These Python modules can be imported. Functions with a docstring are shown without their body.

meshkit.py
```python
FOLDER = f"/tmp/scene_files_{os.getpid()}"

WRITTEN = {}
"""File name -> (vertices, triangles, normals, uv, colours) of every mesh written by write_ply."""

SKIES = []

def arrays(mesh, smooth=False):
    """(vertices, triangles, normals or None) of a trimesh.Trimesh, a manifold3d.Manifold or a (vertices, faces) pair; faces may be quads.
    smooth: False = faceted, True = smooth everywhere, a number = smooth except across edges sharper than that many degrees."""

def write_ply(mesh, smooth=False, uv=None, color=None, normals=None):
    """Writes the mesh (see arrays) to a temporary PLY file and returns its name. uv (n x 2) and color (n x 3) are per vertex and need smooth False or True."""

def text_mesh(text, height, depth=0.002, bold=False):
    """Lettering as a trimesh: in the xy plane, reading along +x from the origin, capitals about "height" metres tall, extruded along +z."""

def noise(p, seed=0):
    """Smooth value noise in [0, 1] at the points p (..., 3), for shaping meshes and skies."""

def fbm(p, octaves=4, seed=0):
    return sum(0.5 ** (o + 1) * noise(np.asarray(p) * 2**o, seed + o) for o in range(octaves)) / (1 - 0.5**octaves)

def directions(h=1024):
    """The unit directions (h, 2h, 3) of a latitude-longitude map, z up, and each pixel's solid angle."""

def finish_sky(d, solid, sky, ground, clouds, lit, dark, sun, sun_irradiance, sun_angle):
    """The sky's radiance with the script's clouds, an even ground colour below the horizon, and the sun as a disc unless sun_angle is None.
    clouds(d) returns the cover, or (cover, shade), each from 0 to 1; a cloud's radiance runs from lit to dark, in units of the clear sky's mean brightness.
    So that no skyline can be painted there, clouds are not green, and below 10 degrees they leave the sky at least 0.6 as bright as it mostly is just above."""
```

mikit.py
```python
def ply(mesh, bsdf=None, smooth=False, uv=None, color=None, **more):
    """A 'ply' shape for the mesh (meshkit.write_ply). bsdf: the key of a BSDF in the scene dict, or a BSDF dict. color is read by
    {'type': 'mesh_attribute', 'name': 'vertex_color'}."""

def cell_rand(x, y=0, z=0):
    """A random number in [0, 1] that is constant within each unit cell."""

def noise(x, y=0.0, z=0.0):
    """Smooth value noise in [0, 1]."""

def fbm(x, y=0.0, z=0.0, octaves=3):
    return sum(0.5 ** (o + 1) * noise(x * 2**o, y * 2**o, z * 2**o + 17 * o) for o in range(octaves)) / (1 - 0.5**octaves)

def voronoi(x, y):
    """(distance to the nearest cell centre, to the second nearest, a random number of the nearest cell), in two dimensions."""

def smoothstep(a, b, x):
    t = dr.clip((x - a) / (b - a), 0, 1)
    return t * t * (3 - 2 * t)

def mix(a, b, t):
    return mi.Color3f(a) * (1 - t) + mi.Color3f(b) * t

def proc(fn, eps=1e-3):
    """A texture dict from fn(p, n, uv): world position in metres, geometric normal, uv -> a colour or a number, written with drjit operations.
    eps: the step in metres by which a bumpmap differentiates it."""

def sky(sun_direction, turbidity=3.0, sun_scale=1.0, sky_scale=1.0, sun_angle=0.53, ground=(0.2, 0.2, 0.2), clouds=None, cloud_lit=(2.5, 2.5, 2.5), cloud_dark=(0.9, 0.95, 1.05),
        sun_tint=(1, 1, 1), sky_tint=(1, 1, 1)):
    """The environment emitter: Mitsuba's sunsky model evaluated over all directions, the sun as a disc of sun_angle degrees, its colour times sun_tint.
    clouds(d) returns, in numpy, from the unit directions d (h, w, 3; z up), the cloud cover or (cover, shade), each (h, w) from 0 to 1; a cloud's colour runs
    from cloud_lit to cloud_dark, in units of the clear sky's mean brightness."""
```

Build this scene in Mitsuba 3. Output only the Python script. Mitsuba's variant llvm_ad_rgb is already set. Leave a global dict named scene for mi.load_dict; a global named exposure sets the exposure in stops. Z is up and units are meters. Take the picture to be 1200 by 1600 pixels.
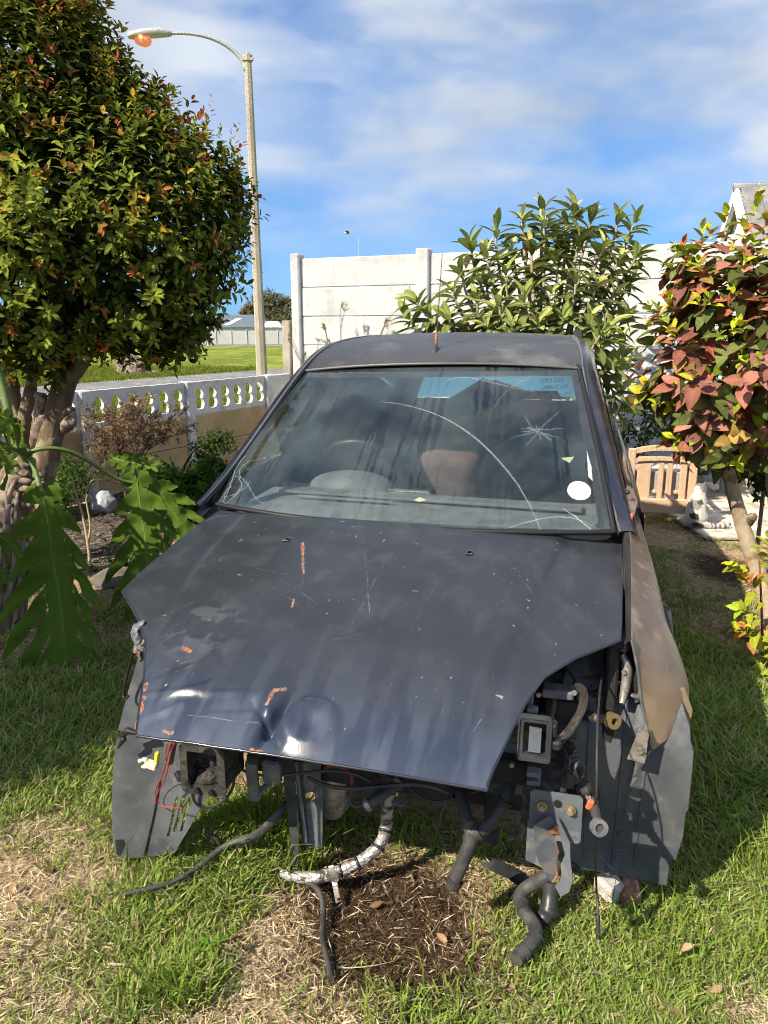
import math, numpy as np, trimesh, manifold3d, shapely, drjit as dr, mitsuba as mi, mikit, meshkit
from shapely.geometry import Polygon, Point
from scipy.interpolate import PchipInterpolator, CubicSpline
from mikit import proc, noise, fbm, mix, smoothstep, voronoi, cell_rand
T = mi.ScalarTransform4f
scene, labels = {}, {}

# ---------------------------------------------------------------- camera, sky, exposure
scene['camera'] = {'type': 'perspective', 'fov': 53.06, 'fov_axis': 'x', 'near_clip': 0.05, 'far_clip': 2000.0,
    'to_world': T().look_at(origin=[0, 0, 1.5], target=[0, 1202, 1.5 - 280], up=[0, 0, 1])}
SUN = (-0.59, -0.49, 0.643)
def clouds(d):
    el = np.degrees(np.arcsin(np.clip(d[..., 2], -1, 1))); az = np.degrees(np.arctan2(d[..., 0], d[..., 1]))
    q = np.stack([az / 15 + 0.35 * el / 10, el / 7.5 - az / 60, np.zeros_like(az)], -1) + 3.7
    n = meshkit.fbm(q, 5, 4); m = meshkit.fbm(np.stack([az / 5 + el / 9, el / 1.6 - az / 14, el * 0], -1) + 9.1, 4, 11)
    bank = np.clip((el - 5.5) / 7, 0, 1)
    w = meshkit.fbm(np.stack([az / 7 + 0.9 * n * 4, el / 2.2 + az / 40, el * 0], -1) + 5.2, 5, 17)
    cover = np.clip((n - 0.46 + 0.22 * bank) * 2.1, 0, 1) * (0.25 + 0.60 * bank) + (0.26 + .26 * bank) * np.clip((w - 0.42) * 3.2, 0, 1) + 0.22 * np.clip((m - 0.5) * 3, 0, 1)
    shade = np.clip((meshkit.fbm(q * 1.3 + 20, 4, 8) - 0.36) * 2.3, 0, 1)
    return np.clip(cover, 0, 0.95), shade
scene['sky'] = mikit.sky(SUN, turbidity=2.6, sun_scale=1.3, clouds=clouds, cloud_lit=(2.5, 2.7, 2.95), cloud_dark=(1.45, 1.72, 2.15), sky_tint=(0.44, 0.70, 0.98), sun_tint=(0.90, 0.98, 1.10))
exposure = 2.3

# ---------------------------------------------------------------- helpers
CAM = np.array([0, 0, 1.5]); RNG = np.random.default_rng(7)
def A(*p): return np.array(p, float)
def key_for(name, parent=None):
    k = (parent + '__' if parent else '') + name
    if k not in scene and k not in labels: return k
    i = 1
    while f'{k}_{i:03d}' in scene or f'{k}_{i:03d}' in labels: i += 1
    return f'{k}_{i:03d}'
def thing(name, label, cat, group=None):
    k = key_for(name); labels[k] = {'label': label, 'category': cat}
    if group: labels[k]['group'] = group
    return k
def add(name, mesh, bsdf, parent=None, smooth=False, label=None, stuff=False, structure=False, category=None, **kw):
    k = key_for(name, parent)
    scene[k] = mikit.ply(mesh, bsdf, smooth=smooth, **kw)
    e = {}
    if label: e['label'] = label
    if category: e['category'] = category
    if stuff: e['kind'] = 'stuff'
    if structure: e['kind'] = 'structure'
    if e: labels[k] = e
    return k
def cat(*ms):
    vs, fs, n = [], [], 0
    for m in ms:
        v, f = (m.vertices, m.faces) if hasattr(m, 'faces') else m
        f = np.asarray(f)
        if f.shape[1] == 4: f = np.vstack([f[:, [0, 1, 2]], f[:, [0, 2, 3]]])
        vs.append(np.asarray(v)); fs.append(f + n); n += len(v)
    return np.vstack(vs), np.vstack(fs)
def man(m):
    q = m.to_mesh(); return np.array(q.vert_properties[:, :3]), np.array(q.tri_verts)
def grid(P):
    """P (n, m, 3) -> vertices, triangles"""
    n, m = P.shape[:2]; i, j = np.meshgrid(np.arange(n - 1), np.arange(m - 1), indexing='ij'); a = (i * m + j).ravel()
    return P.reshape(-1, 3), np.vstack([np.stack([a, a + 1, a + m + 1], 1), np.stack([a, a + m + 1, a + m], 1)])
def spline(pts, n):
    pts = np.asarray(pts, float)
    if len(pts) == 2: return pts[0] + np.linspace(0, 1, n)[:, None] * (pts[1] - pts[0])
    t = np.r_[0, np.cumsum(np.linalg.norm(np.diff(pts, axis=0), axis=1) ** 0.6)]
    return CubicSpline(t, pts)(np.linspace(0, t[-1], n))
def tube(pts, r, sides=10, n=None, cap=True, raw=False):
    p = np.asarray(pts, float) if raw else spline(pts, n or max(8, 6 * len(pts)))
    r = np.interp(np.linspace(0, 1, len(p)), np.linspace(0, 1, np.size(r)), np.atleast_1d(r)) if np.size(r) > 1 else np.full(len(p), float(r))
    t = np.gradient(p, axis=0); t /= np.linalg.norm(t, axis=1, keepdims=True) + 1e-12
    a = np.cross(t[0], [0, 0, 1.0] if abs(t[0][2]) < 0.9 else [1.0, 0, 0]); fr = []
    for k in range(len(p)):
        a = a - t[k] * (a @ t[k]); a /= np.linalg.norm(a) + 1e-12; fr.append(a)
    a = np.array(fr); b = np.cross(t, a); an = np.arange(sides) * 2 * np.pi / sides
    v = p[:, None] + r[:, None, None] * (np.cos(an)[None, :, None] * a[:, None] + np.sin(an)[None, :, None] * b[:, None])
    i, j = np.meshgrid(np.arange(len(p) - 1), np.arange(sides), indexing='ij')
    q = np.stack([i * sides + j, i * sides + (j + 1) % sides, (i + 1) * sides + (j + 1) % sides, (i + 1) * sides + j], -1).reshape(-1, 4)
    v = v.reshape(-1, 3); f = np.vstack([q[:, [0, 1, 2]], q[:, [0, 2, 3]]])
    if cap:
        n0 = len(v); v = np.vstack([v, p[0], p[-1]]); j = np.arange(sides); e = (len(p) - 1) * sides
        f = np.vstack([f, np.stack([(j + 1) % sides, j, j * 0 + n0], 1), np.stack([e + j, e + (j + 1) % sides, j * 0 + n0 + 1], 1)])
    return v, f
def frame(z, x=None):
    z = np.asarray(z, float) / np.linalg.norm(z); x = A(1, 0, 0) if x is None else np.asarray(x, float)
    if abs(z @ x) > 0.95 * np.linalg.norm(x): x = A(0, 1, 0)
    y = np.cross(z, x); y /= np.linalg.norm(y); return np.stack([np.cross(y, z), y, z], 1)
def rbox(size, c=(0, 0, 0), b=0.004, R=None):
    """box with chamfered edges"""
    s = np.asarray(size, float) / 2; b = min(b, s.min() * 0.45); q = []
    for sg in np.ndindex(2, 2, 2):
        sg = np.array(sg) * 2 - 1
        for k in range(3):
            d = s - b; d[k] = s[k]; q.append(sg * d)
    m = trimesh.convex.convex_hull(np.array(q)); v = m.vertices
    if R is not None: v = v @ np.asarray(R).T
    return v + np.asarray(c), m.faces
def beam(p0, p1, wd, th, side=(0, 0, 1), b=0.004):
    """a bar from p0 to p1, wd wide across 'side' x axis, th thick"""
    p0, p1 = np.asarray(p0, float), np.asarray(p1, float); d = p1 - p0; R = frame(d, np.cross(side, d) if np.linalg.norm(np.cross(side, d)) > 1e-6 else None)
    return rbox((wd, th, np.linalg.norm(d)), (p0 + p1) / 2, b, R)
def extrude(poly, t, fn=None):
    m = trimesh.creation.extrude_polygon(poly, t, engine='earcut'); v = m.vertices
    return (fn(v) if fn else v), m.faces
def hull_chain(js, rs):
    """spheres at joints joined bone by bone"""
    s = [manifold3d.Manifold.sphere(r, 16).translate(tuple(map(float, j))) for j, r in zip(js, rs)]
    out = manifold3d.Manifold()
    for a, b in zip(s, s[1:]): out += manifold3d.Manifold.batch_hull([a, b])
    return out
def sheet(poly, fn, edge=0.02):
    """flat outline (2-D) -> fine triangles -> fn(xy) -> 3-D surface"""
    v, f = trimesh.creation.triangulate_polygon(Polygon(poly).buffer(0), engine='earcut')
    v = np.c_[v, np.zeros(len(v))]; v, f = trimesh.remesh.subdivide_to_size(v, f, edge, max_iter=12)
    m = trimesh.Trimesh(v, f); m.merge_vertices(); return fn(np.array(m.vertices)[:, :2]), np.array(m.faces)
def solid(mesh, t):
    """give a sheet a thickness"""
    m = trimesh.Trimesh(*mesh, process=False); n = m.vertex_normals; v = np.vstack([m.vertices, m.vertices - n * t]); k = len(m.vertices)
    e = np.sort(m.edges, axis=1); u, idx, cnt = np.unique(e, axis=0, return_index=True, return_counts=True)
    b = m.edges[idx[cnt == 1]]
    return v, np.vstack([m.faces, m.faces[:, ::-1] + k, np.stack([b[:, 1], b[:, 0], b[:, 0] + k], 1), np.stack([b[:, 1], b[:, 0] + k, b[:, 1] + k], 1)])
def nz(p, s, seed=0, o=3): return meshkit.fbm(np.asarray(p, float) * s + 31.7, o, seed) - 0.5

# leaves: one template, many frames
def leaf_batch(P, D, N, L, W, col, fold=0.18, curl=0.25, prof=(0.78, 1.0, 0.62), st=(0.22, 0.5, 0.8), rib=1.25):
    P, D, N = (np.asarray(x, float) for x in (P, D, N)); n = len(P)
    D = D / np.linalg.norm(D, axis=1, keepdims=True); S = np.cross(D, N); S /= np.linalg.norm(S, axis=1, keepdims=True) + 1e-9; N = np.cross(S, D)
    L, W = np.broadcast_to(L, n)[:, None], np.broadcast_to(W, n)[:, None]; curl = np.broadcast_to(curl, n)[:, None]
    vs, cs = [], []; col = np.asarray(col)
    def pt(t, s): return P + D * L * t + S * W * 0.5 * s + N * (abs(s) * W * 0.5 * fold * 2 - curl * L * t * t)
    vs.append(pt(0, 0)); cs.append(col * rib)
    for t, p in zip(st, prof):
        for s in (-p, 0, p): vs.append(pt(t, s)); cs.append(col * (rib if s == 0 else 1.0))
    vs.append(pt(1, 0)); cs.append(col)
    f = []; m = len(st)
    f += [(0, 2, 1), (0, 3, 2)]
    for k in range(m - 1):
        a = 1 + 3 * k
        f += [(a, a + 1, a + 4), (a, a + 4, a + 3), (a + 1, a + 2, a + 5), (a + 1, a + 5, a + 4)]
    a = 1 + 3 * (m - 1); e = 1 + 3 * m
    f += [(a, a + 1, e), (a + 1, a + 2, e)]
    return np.stack(vs, 1), np.array(f), np.stack(cs, 1)
def leaf_uv(k): m = (k - 2) // 3; return np.array([(0, 0)] + [(s, (i + 1) / (m + 1)) for i in range(m) for s in (-1, 0, 1)] + [(0, 1)], float)
def add_leaves(parent, V, F, C, bsdf, nparts=300, part='leaf', rest='foliage', score=None):
    o = np.argsort(np.linalg.norm(V[:, 0] - CAM, axis=1) if score is None else score)
    luv = leaf_uv(V.shape[1])
    for i in o[:nparts]: add(part, (V[i], F), bsdf, parent, smooth=True, color=C[i], uv=luv)
    r = o[nparts:]
    if len(r):
        k = V.shape[1]; add(rest, (V[r].reshape(-1, 3), (F[None] + (np.arange(len(r)) * k)[:, None, None]).reshape(-1, 3)), bsdf, parent, smooth=True, color=C[r].reshape(-1, 3), uv=np.tile(luv, (len(r), 1)), stuff=True)
def unit(v): v = np.asarray(v, float); return v / (np.linalg.norm(v, axis=-1, keepdims=True) + 1e-12)
def rdir(n, rng): return unit(rng.normal(size=(n, 3)))

# ---------------------------------------------------------------- materials
def pr(c, rough=0.6, two=True, **k):
    b = {'type': 'principled', 'base_color': {'type': 'rgb', 'value': list(c)} if not isinstance(c, dict) else c, 'roughness': rough, **k}
    return {'type': 'twosided', 'bsdf': b} if two else b
def ref(k): return {'type': 'ref', 'id': k}
VC = {'type': 'mesh_attribute', 'name': 'vertex_color'}
M = {}
def mat(k, b): scene['m_' + k] = b; M[k] = 'm_' + k
mat('leaf', {'type': 'principledthin', 'base_color': VC, 'roughness': 0.33, 'diff_trans': 0.55, 'eta': 1.45})
mat('leaf_matte', {'type': 'principledthin', 'base_color': VC, 'roughness': 0.40, 'diff_trans': 0.6, 'eta': 1.4})
mat('broad_leaf', {'type': 'bumpmap', 'relief': proc(lambda p, n, uv: 0.0016 * dr.abs(dr.sin((uv.y * 8.0 - dr.abs(uv.x) * 1.6) * 3.14159)) * (1.15 - dr.abs(uv.x)) + 0.0012 * fbm(p.x * 90, p.y * 90, p.z * 90), 2e-3), 'scale': 1.0, 'bsdf': {'type': 'principledthin', 'base_color': VC, 'roughness': 0.36, 'diff_trans': 0.5, 'eta': 1.5}})
mat('grass', {'type': 'principledthin', 'base_color': VC, 'roughness': 0.5, 'diff_trans': 0.75, 'eta': 1.4})
mat('vcol', {'type': 'twosided', 'bsdf': {'type': 'principled', 'base_color': VC, 'roughness': 0.8, 'specular': 0.3}})
def bumped(b, fn, scale=1.0, eps=1e-3): return {'type': 'twosided', 'bsdf': {'type': 'bumpmap', 'relief': proc(fn, eps), 'scale': scale, 'bsdf': b['bsdf']}}
def speck(c0, c1, s, c2=None, s2=None):
    def fn(p, n, uv):
        c = mix(c0, c1, smoothstep(0.3, 0.7, fbm(p.x * s, p.y * s, p.z * s)))
        return c if c2 is None else mix(c, c2, smoothstep(0.52, 0.68, fbm(p.x * s2 + 7, p.y * s2, p.z * s2)))
    return proc(fn)
mat('white_wall', bumped(pr(proc(lambda p, n, uv: mix(mix((0.44, 0.445, 0.445), (0.53, 0.535, 0.53), smoothstep(0.25, 0.6, fbm(p.x * 2.2, p.y * 2.2, p.z * 6, 5))), (0.30, 0.30, 0.285), 0.38 * smoothstep(0.55, 0.78, fbm(p.x * 12, p.y * 12, p.z * 1.6, 5)) + 0.18 * smoothstep(0.60, 0.75, fbm(p.x * 13 + 3, p.y * 13, p.z * 13, 3)))), 0.9, specular=0.2), lambda p, n, uv: 0.006 * fbm(p.x * 14, p.y * 14, p.z * 14, 3), 1.0, 8e-3))
mat('white_fence', bumped(pr(speck((0.56, 0.57, 0.57), (0.66, 0.67, 0.67), 4, (0.50, 0.51, 0.51), 14), 0.85, specular=0.2), lambda p, n, uv: 0.002 * fbm(p.x * 60, p.y * 60, p.z * 60), 1.0, 3e-3))
mat('beige', bumped(pr(speck((0.44, 0.33, 0.18), (0.52, 0.40, 0.24), 3, (0.41, 0.31, 0.18), 10), 0.9, specular=0.2), lambda p, n, uv: 0.003 * fbm(p.x * 40, p.y * 40, p.z * 40), 1.0, 3e-3))
mat('pole_concrete', pr(speck((0.33, 0.29, 0.23), (0.40, 0.355, 0.285), 1.2), 0.9, specular=0.2))
mat('concrete', bumped(pr(speck((0.30, 0.27, 0.22), (0.38, 0.34, 0.28), 8, (0.25, 0.23, 0.19), 3), 0.9), lambda p, n, uv: 0.002 * fbm(p.x * 50, p.y * 50, p.z * 50), 1.0, 3e-3))
mat('grey_metal', pr((0.50, 0.50, 0.48), 0.5, metallic=0.3))
mat('asphalt', bumped(pr(speck((0.10, 0.10, 0.105), (0.14, 0.14, 0.145), 0.5, (0.17, 0.165, 0.16), 3), 0.9), lambda p, n, uv: 0.004 * fbm(p.x * 40, p.y * 40), 1.0, 4e-3))
mat('paving', bumped(pr(speck((0.40, 0.35, 0.29), (0.52, 0.47, 0.40), 6, (0.28, 0.24, 0.19), 11), 0.9), lambda p, n, uv: 0.004 * fbm(p.x * 50, p.y * 50, p.z * 50), 1.0, 3e-3))
mat('soil', bumped(pr(speck((0.035, 0.028, 0.022), (0.08, 0.065, 0.052), 14, (0.16, 0.14, 0.12), 40), 0.95, specular=0.1), lambda p, n, uv: 0.02 * fbm(p.x * 35, p.y * 35, p.z * 35, 4), 1.0, 4e-3))
def bark(c0, c1, c2, s=14):
    return bumped(pr(proc(lambda p, n, uv: mix(mix(c0, c1, smoothstep(0.3, 0.7, fbm(p.x * s, p.y * s, p.z * s * 0.35, 4))), c2, smoothstep(0.58, 0.72, fbm(p.x * s * 0.7 + 5, p.y * s * 0.7, p.z * s * 0.7)))), 0.9, specular=0.2), lambda p, n, uv: 0.012 * fbm(p.x * 45, p.y * 45, p.z * 18, 4), 1.0, 3e-3)
mat('bark', bark((0.11, 0.078, 0.05), (0.20, 0.15, 0.095), (0.27, 0.22, 0.15)))
mat('bark_pale', bark((0.32, 0.25, 0.17), (0.45, 0.37, 0.27), (0.20, 0.15, 0.10), 18))
mat('root', bark((0.17, 0.13, 0.10), (0.29, 0.235, 0.185), (0.10, 0.075, 0.06), 30))
mat('twig', pr((0.20, 0.15, 0.11), 0.9)); mat('dead_twig', pr((0.17, 0.125, 0.09), 0.9)); mat('grey_twig', pr((0.33, 0.28, 0.22), 0.9)); mat('pale_stem', pr((0.42, 0.36, 0.20), 0.8)); mat('green_stem', pr((0.10, 0.155, 0.03), 0.5))
mat('wood', bumped(pr(proc(lambda p, n, uv: mix((0.44, 0.29, 0.18), (0.58, 0.41, 0.27), fbm(p.x * 9 + p.y * 6, p.y * 9, p.z * 60 * 0 + p.x * 130))), 0.7), lambda p, n, uv: 0.0015 * fbm(p.x * 90, p.y * 90, p.z * 6), 1.0, 2e-3))
mat('dark_wood', pr((0.16, 0.075, 0.045), 0.75)); mat('cushion', bumped(pr((0.34, 0.31, 0.31), 0.95), lambda p, n, uv: 0.002 * fbm(p.x * 60, p.y * 60, p.z * 60), 1.0, 3e-3))
mat('house_white', pr((0.70, 0.70, 0.69), 0.85)); mat('tile', pr(speck((0.17, 0.17, 0.18), (0.25, 0.24, 0.24), 4), 0.8)); mat('ridge', pr((0.30, 0.28, 0.26), 0.85)); mat('timber', pr((0.10, 0.065, 0.04), 0.8))
mat('far_roof', pr((0.10, 0.125, 0.16), 0.8)); mat('far_wall', pr((0.62, 0.62, 0.60), 0.9)); mat('far_fence', pr((0.40, 0.41, 0.41), 0.9)); mat('window', pr((0.02, 0.025, 0.03), 0.15)); mat('skylight', pr((0.6, 0.63, 0.66), 0.4))
mat('bag', pr((0.33, 0.36, 0.41), 0.5)); mat('brick_red', bumped(pr(speck((0.20, 0.085, 0.06), (0.26, 0.115, 0.08), 25, (0.42, 0.24, 0.16), 90), 0.9), lambda p, n, uv: 0.004 * fbm(p.x * 90, p.y * 90, p.z * 90), 1.0, 2e-3)); mat('brick_white', bumped(pr(speck((0.38, 0.37, 0.35), (0.48, 0.47, 0.44), 20, (0.38, 0.30, 0.25), 90), 0.9), lambda p, n, uv: 0.004 * fbm(p.x * 90, p.y * 90, p.z * 90), 1.0, 2e-3)); mat('stone', bumped(pr(speck((0.10, 0.085, 0.07), (0.17, 0.15, 0.125), 12), 0.9), lambda p, n, uv: 0.01 * fbm(p.x * 40, p.y * 40, p.z * 40), 1.0, 3e-3))
# car
mat('roof_paint', pr(proc(lambda p, n, uv: mix(mix((0.027, 0.029, 0.034), (0.046, 0.047, 0.050), smoothstep(0.3, 0.7, fbm(p.x * 3, p.y * 3, p.z * 3, 4))), (0.16, 0.155, 0.14), 0.55 * smoothstep(0.55, 0.8, fbm(p.x * 5 + 3, p.y * 4, p.z * 5, 5)) + 0.12 * smoothstep(0.5, 0.7, noise(p.x * 240, p.y * 240, p.z * 240)))), 0.42, specular=0.5, clearcoat=0.15, clearcoat_gloss=0.6))
mat('navy', pr(proc(lambda p, n, uv: mix((0.012, 0.015, 0.030), (0.05, 0.048, 0.046), 0.7 * smoothstep(0.45, 0.8, fbm(p.x * 7, p.y * 7, p.z * 5, 5)))), 0.22, clearcoat=0.8, clearcoat_gloss=0.9))
mat('bronze', pr(proc(lambda p, n, uv: mix(mix((0.14, 0.10, 0.078), (0.23, 0.178, 0.12), smoothstep(0.82, 0.62, p.z + 0.35 * fbm(p.x * 11, p.y * 11, p.z * 9, 5) - 0.17)), (0.30, 0.24, 0.17), 0.6 * smoothstep(0.5, 0.8, fbm(p.x * 34 + 4, p.y * 34, p.z * 20, 5)))), 0.38, metallic=0.25, clearcoat=0.3, clearcoat_gloss=0.6))
mat('black_plastic', pr(proc(lambda p, n, uv: mix((0.020, 0.021, 0.023), (0.062, 0.064, 0.067), smoothstep(0.42, 0.72, fbm(p.x * 12, p.y * 12, p.z * 12, 5)))), 0.5, specular=0.4))
mat('liner', bumped(pr(proc(lambda p, n, uv: mix(mix((0.050, 0.056, 0.064), (0.086, 0.093, 0.102), smoothstep(0.35, 0.7, fbm(p.x * 7, p.y * 7, p.z * 5, 5))), (0.16, 0.15, 0.14), 0.6 * smoothstep(0.55, 0.85, fbm(p.x * 26 + 2, p.y * 26, p.z * 12, 5)))), 0.55, specular=0.4), lambda p, n, uv: 0.004 * fbm(p.x * 25, p.y * 25, p.z * 25, 4), 1.0, 3e-3))
mat('grey_paint', pr(speck((0.075, 0.088, 0.105), (0.11, 0.122, 0.14), 12, (0.15, 0.145, 0.135), 28), 0.45, specular=0.5))
mat('dark', pr(speck((0.010, 0.010, 0.011), (0.022, 0.022, 0.023), 15), 0.75)); mat('grime', bumped(pr(speck((0.016, 0.015, 0.014), (0.035, 0.032, 0.029), 30, (0.055, 0.05, 0.042), 70), 0.8), lambda p, n, uv: 0.004 * fbm(p.x * 60, p.y * 60, p.z * 60), 1.0, 3e-3))
mat('rubber', pr(speck((0.030, 0.030, 0.031), (0.065, 0.063, 0.060), 30), 0.6)); mat('black_cable', pr((0.03, 0.03, 0.032), 0.4))
mat('steel', pr(speck((0.30, 0.29, 0.27), (0.40, 0.385, 0.36), 40, (0.25, 0.215, 0.17), 90), 0.4, metallic=0.6)); mat('foil', bumped(pr(speck((0.36, 0.35, 0.335), (0.50, 0.49, 0.47), 90, (0.13, 0.11, 0.09), 60), 0.36, metallic=0.5), lambda p, n, uv: 0.005 * fbm(p.x * 160, p.y * 160, p.z * 160), 1.0, 1e-3))
mat('rust', pr(speck((0.18, 0.065, 0.025), (0.34, 0.13, 0.045), 50), 0.9)); mat('gold_metal', pr((0.35, 0.27, 0.12), 0.4, metallic=0.7)); mat('red', pr((0.30, 0.025, 0.02), 0.5)); mat('orange_tag', pr((0.75, 0.13, 0.06), 0.6)); mat('yellow', pr((0.65, 0.50, 0.03), 0.5)); mat('cream', pr((0.62, 0.57, 0.43), 0.5))
mat('seal', pr((0.012, 0.012, 0.013), 0.45)); mat('trim', pr((0.10, 0.10, 0.10), 0.4)); mat('dash', pr(speck((0.07, 0.085, 0.09), (0.11, 0.125, 0.125), 10), 0.6)); mat('seat', pr((0.028, 0.031, 0.036), 0.9)); mat('warm_glow_tone', pr((0.11, 0.068, 0.055), 0.95)); mat('crack', pr((0.42, 0.52, 0.53), 0.3)); mat('side_glass', {'type': 'thindielectric', 'int_ior': 1.52}); mat('white', pr((0.80, 0.82, 0.80), 0.6)); mat('paper', pr((0.26, 0.30, 0.20), 0.8))
mat('film', {'type': 'principledthin', 'base_color': {'type': 'rgb', 'value': [0.25, 0.80, 0.98]}, 'roughness': 0.4, 'diff_trans': 1.6}); mat('ink', pr((0.03, 0.06, 0.10), 0.8))
mat('tint', {'type': 'twosided', 'bsdf': {'type': 'principled', 'base_color': {'type': 'rgb', 'value': [0.010, 0.013, 0.014]}, 'roughness': 0.08, 'specular': 0.5}})

# ---------------------------------------------------------------- the setting: ground, roads, walls
YAW = math.radians(15.0); CO = A(0.029, 2.46, 0); CU = A(math.cos(YAW), -math.sin(YAW), 0); CV = A(math.sin(YAW), math.cos(YAW), 0)
def carw(L): L = np.asarray(L, float); return CO + L[..., :1] * CU + L[..., 1:2] * CV + L[..., 2:3] * A(0, 0, 1)
def carl(x, y): return (x - CO[0]) * CU[0] + (y - CO[1]) * CU[1], (x - CO[0]) * CV[0] + (y - CO[1]) * CV[1]
F0, FD = A(-3.83, 4.39), unit(A(0.435, 0.90)) # line of the low fence: near end, direction
def fence_side(x, y): return (x - F0[0]) * FD[1] - (y - F0[1]) * FD[0]            # > 0 in the garden
def gz(x, y):
    near = np.clip((14 - np.hypot(x, y - 2)) / 8, 0, 1) * (1 - np.clip((x - 2.15) * 5, 0, 1) * np.clip((y - 5.25) * 5, 0, 1))
    p = np.stack([x, y, np.zeros_like(x)], -1)
    return near * (0.05 * nz(p, 0.9, 3) + 0.022 * nz(p, 5.0, 4) + 0.012 * nz(p, 22, 5, 2)) - 0.012
def blob(x, y, cx, cy, rx, ry, a=0): c, s = math.cos(a), math.sin(a); u, v = (x - cx) * c + (y - cy) * s, -(x - cx) * s + (y - cy) * c; return np.exp(-((u / rx) ** 2 + (v / ry) ** 2))
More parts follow.
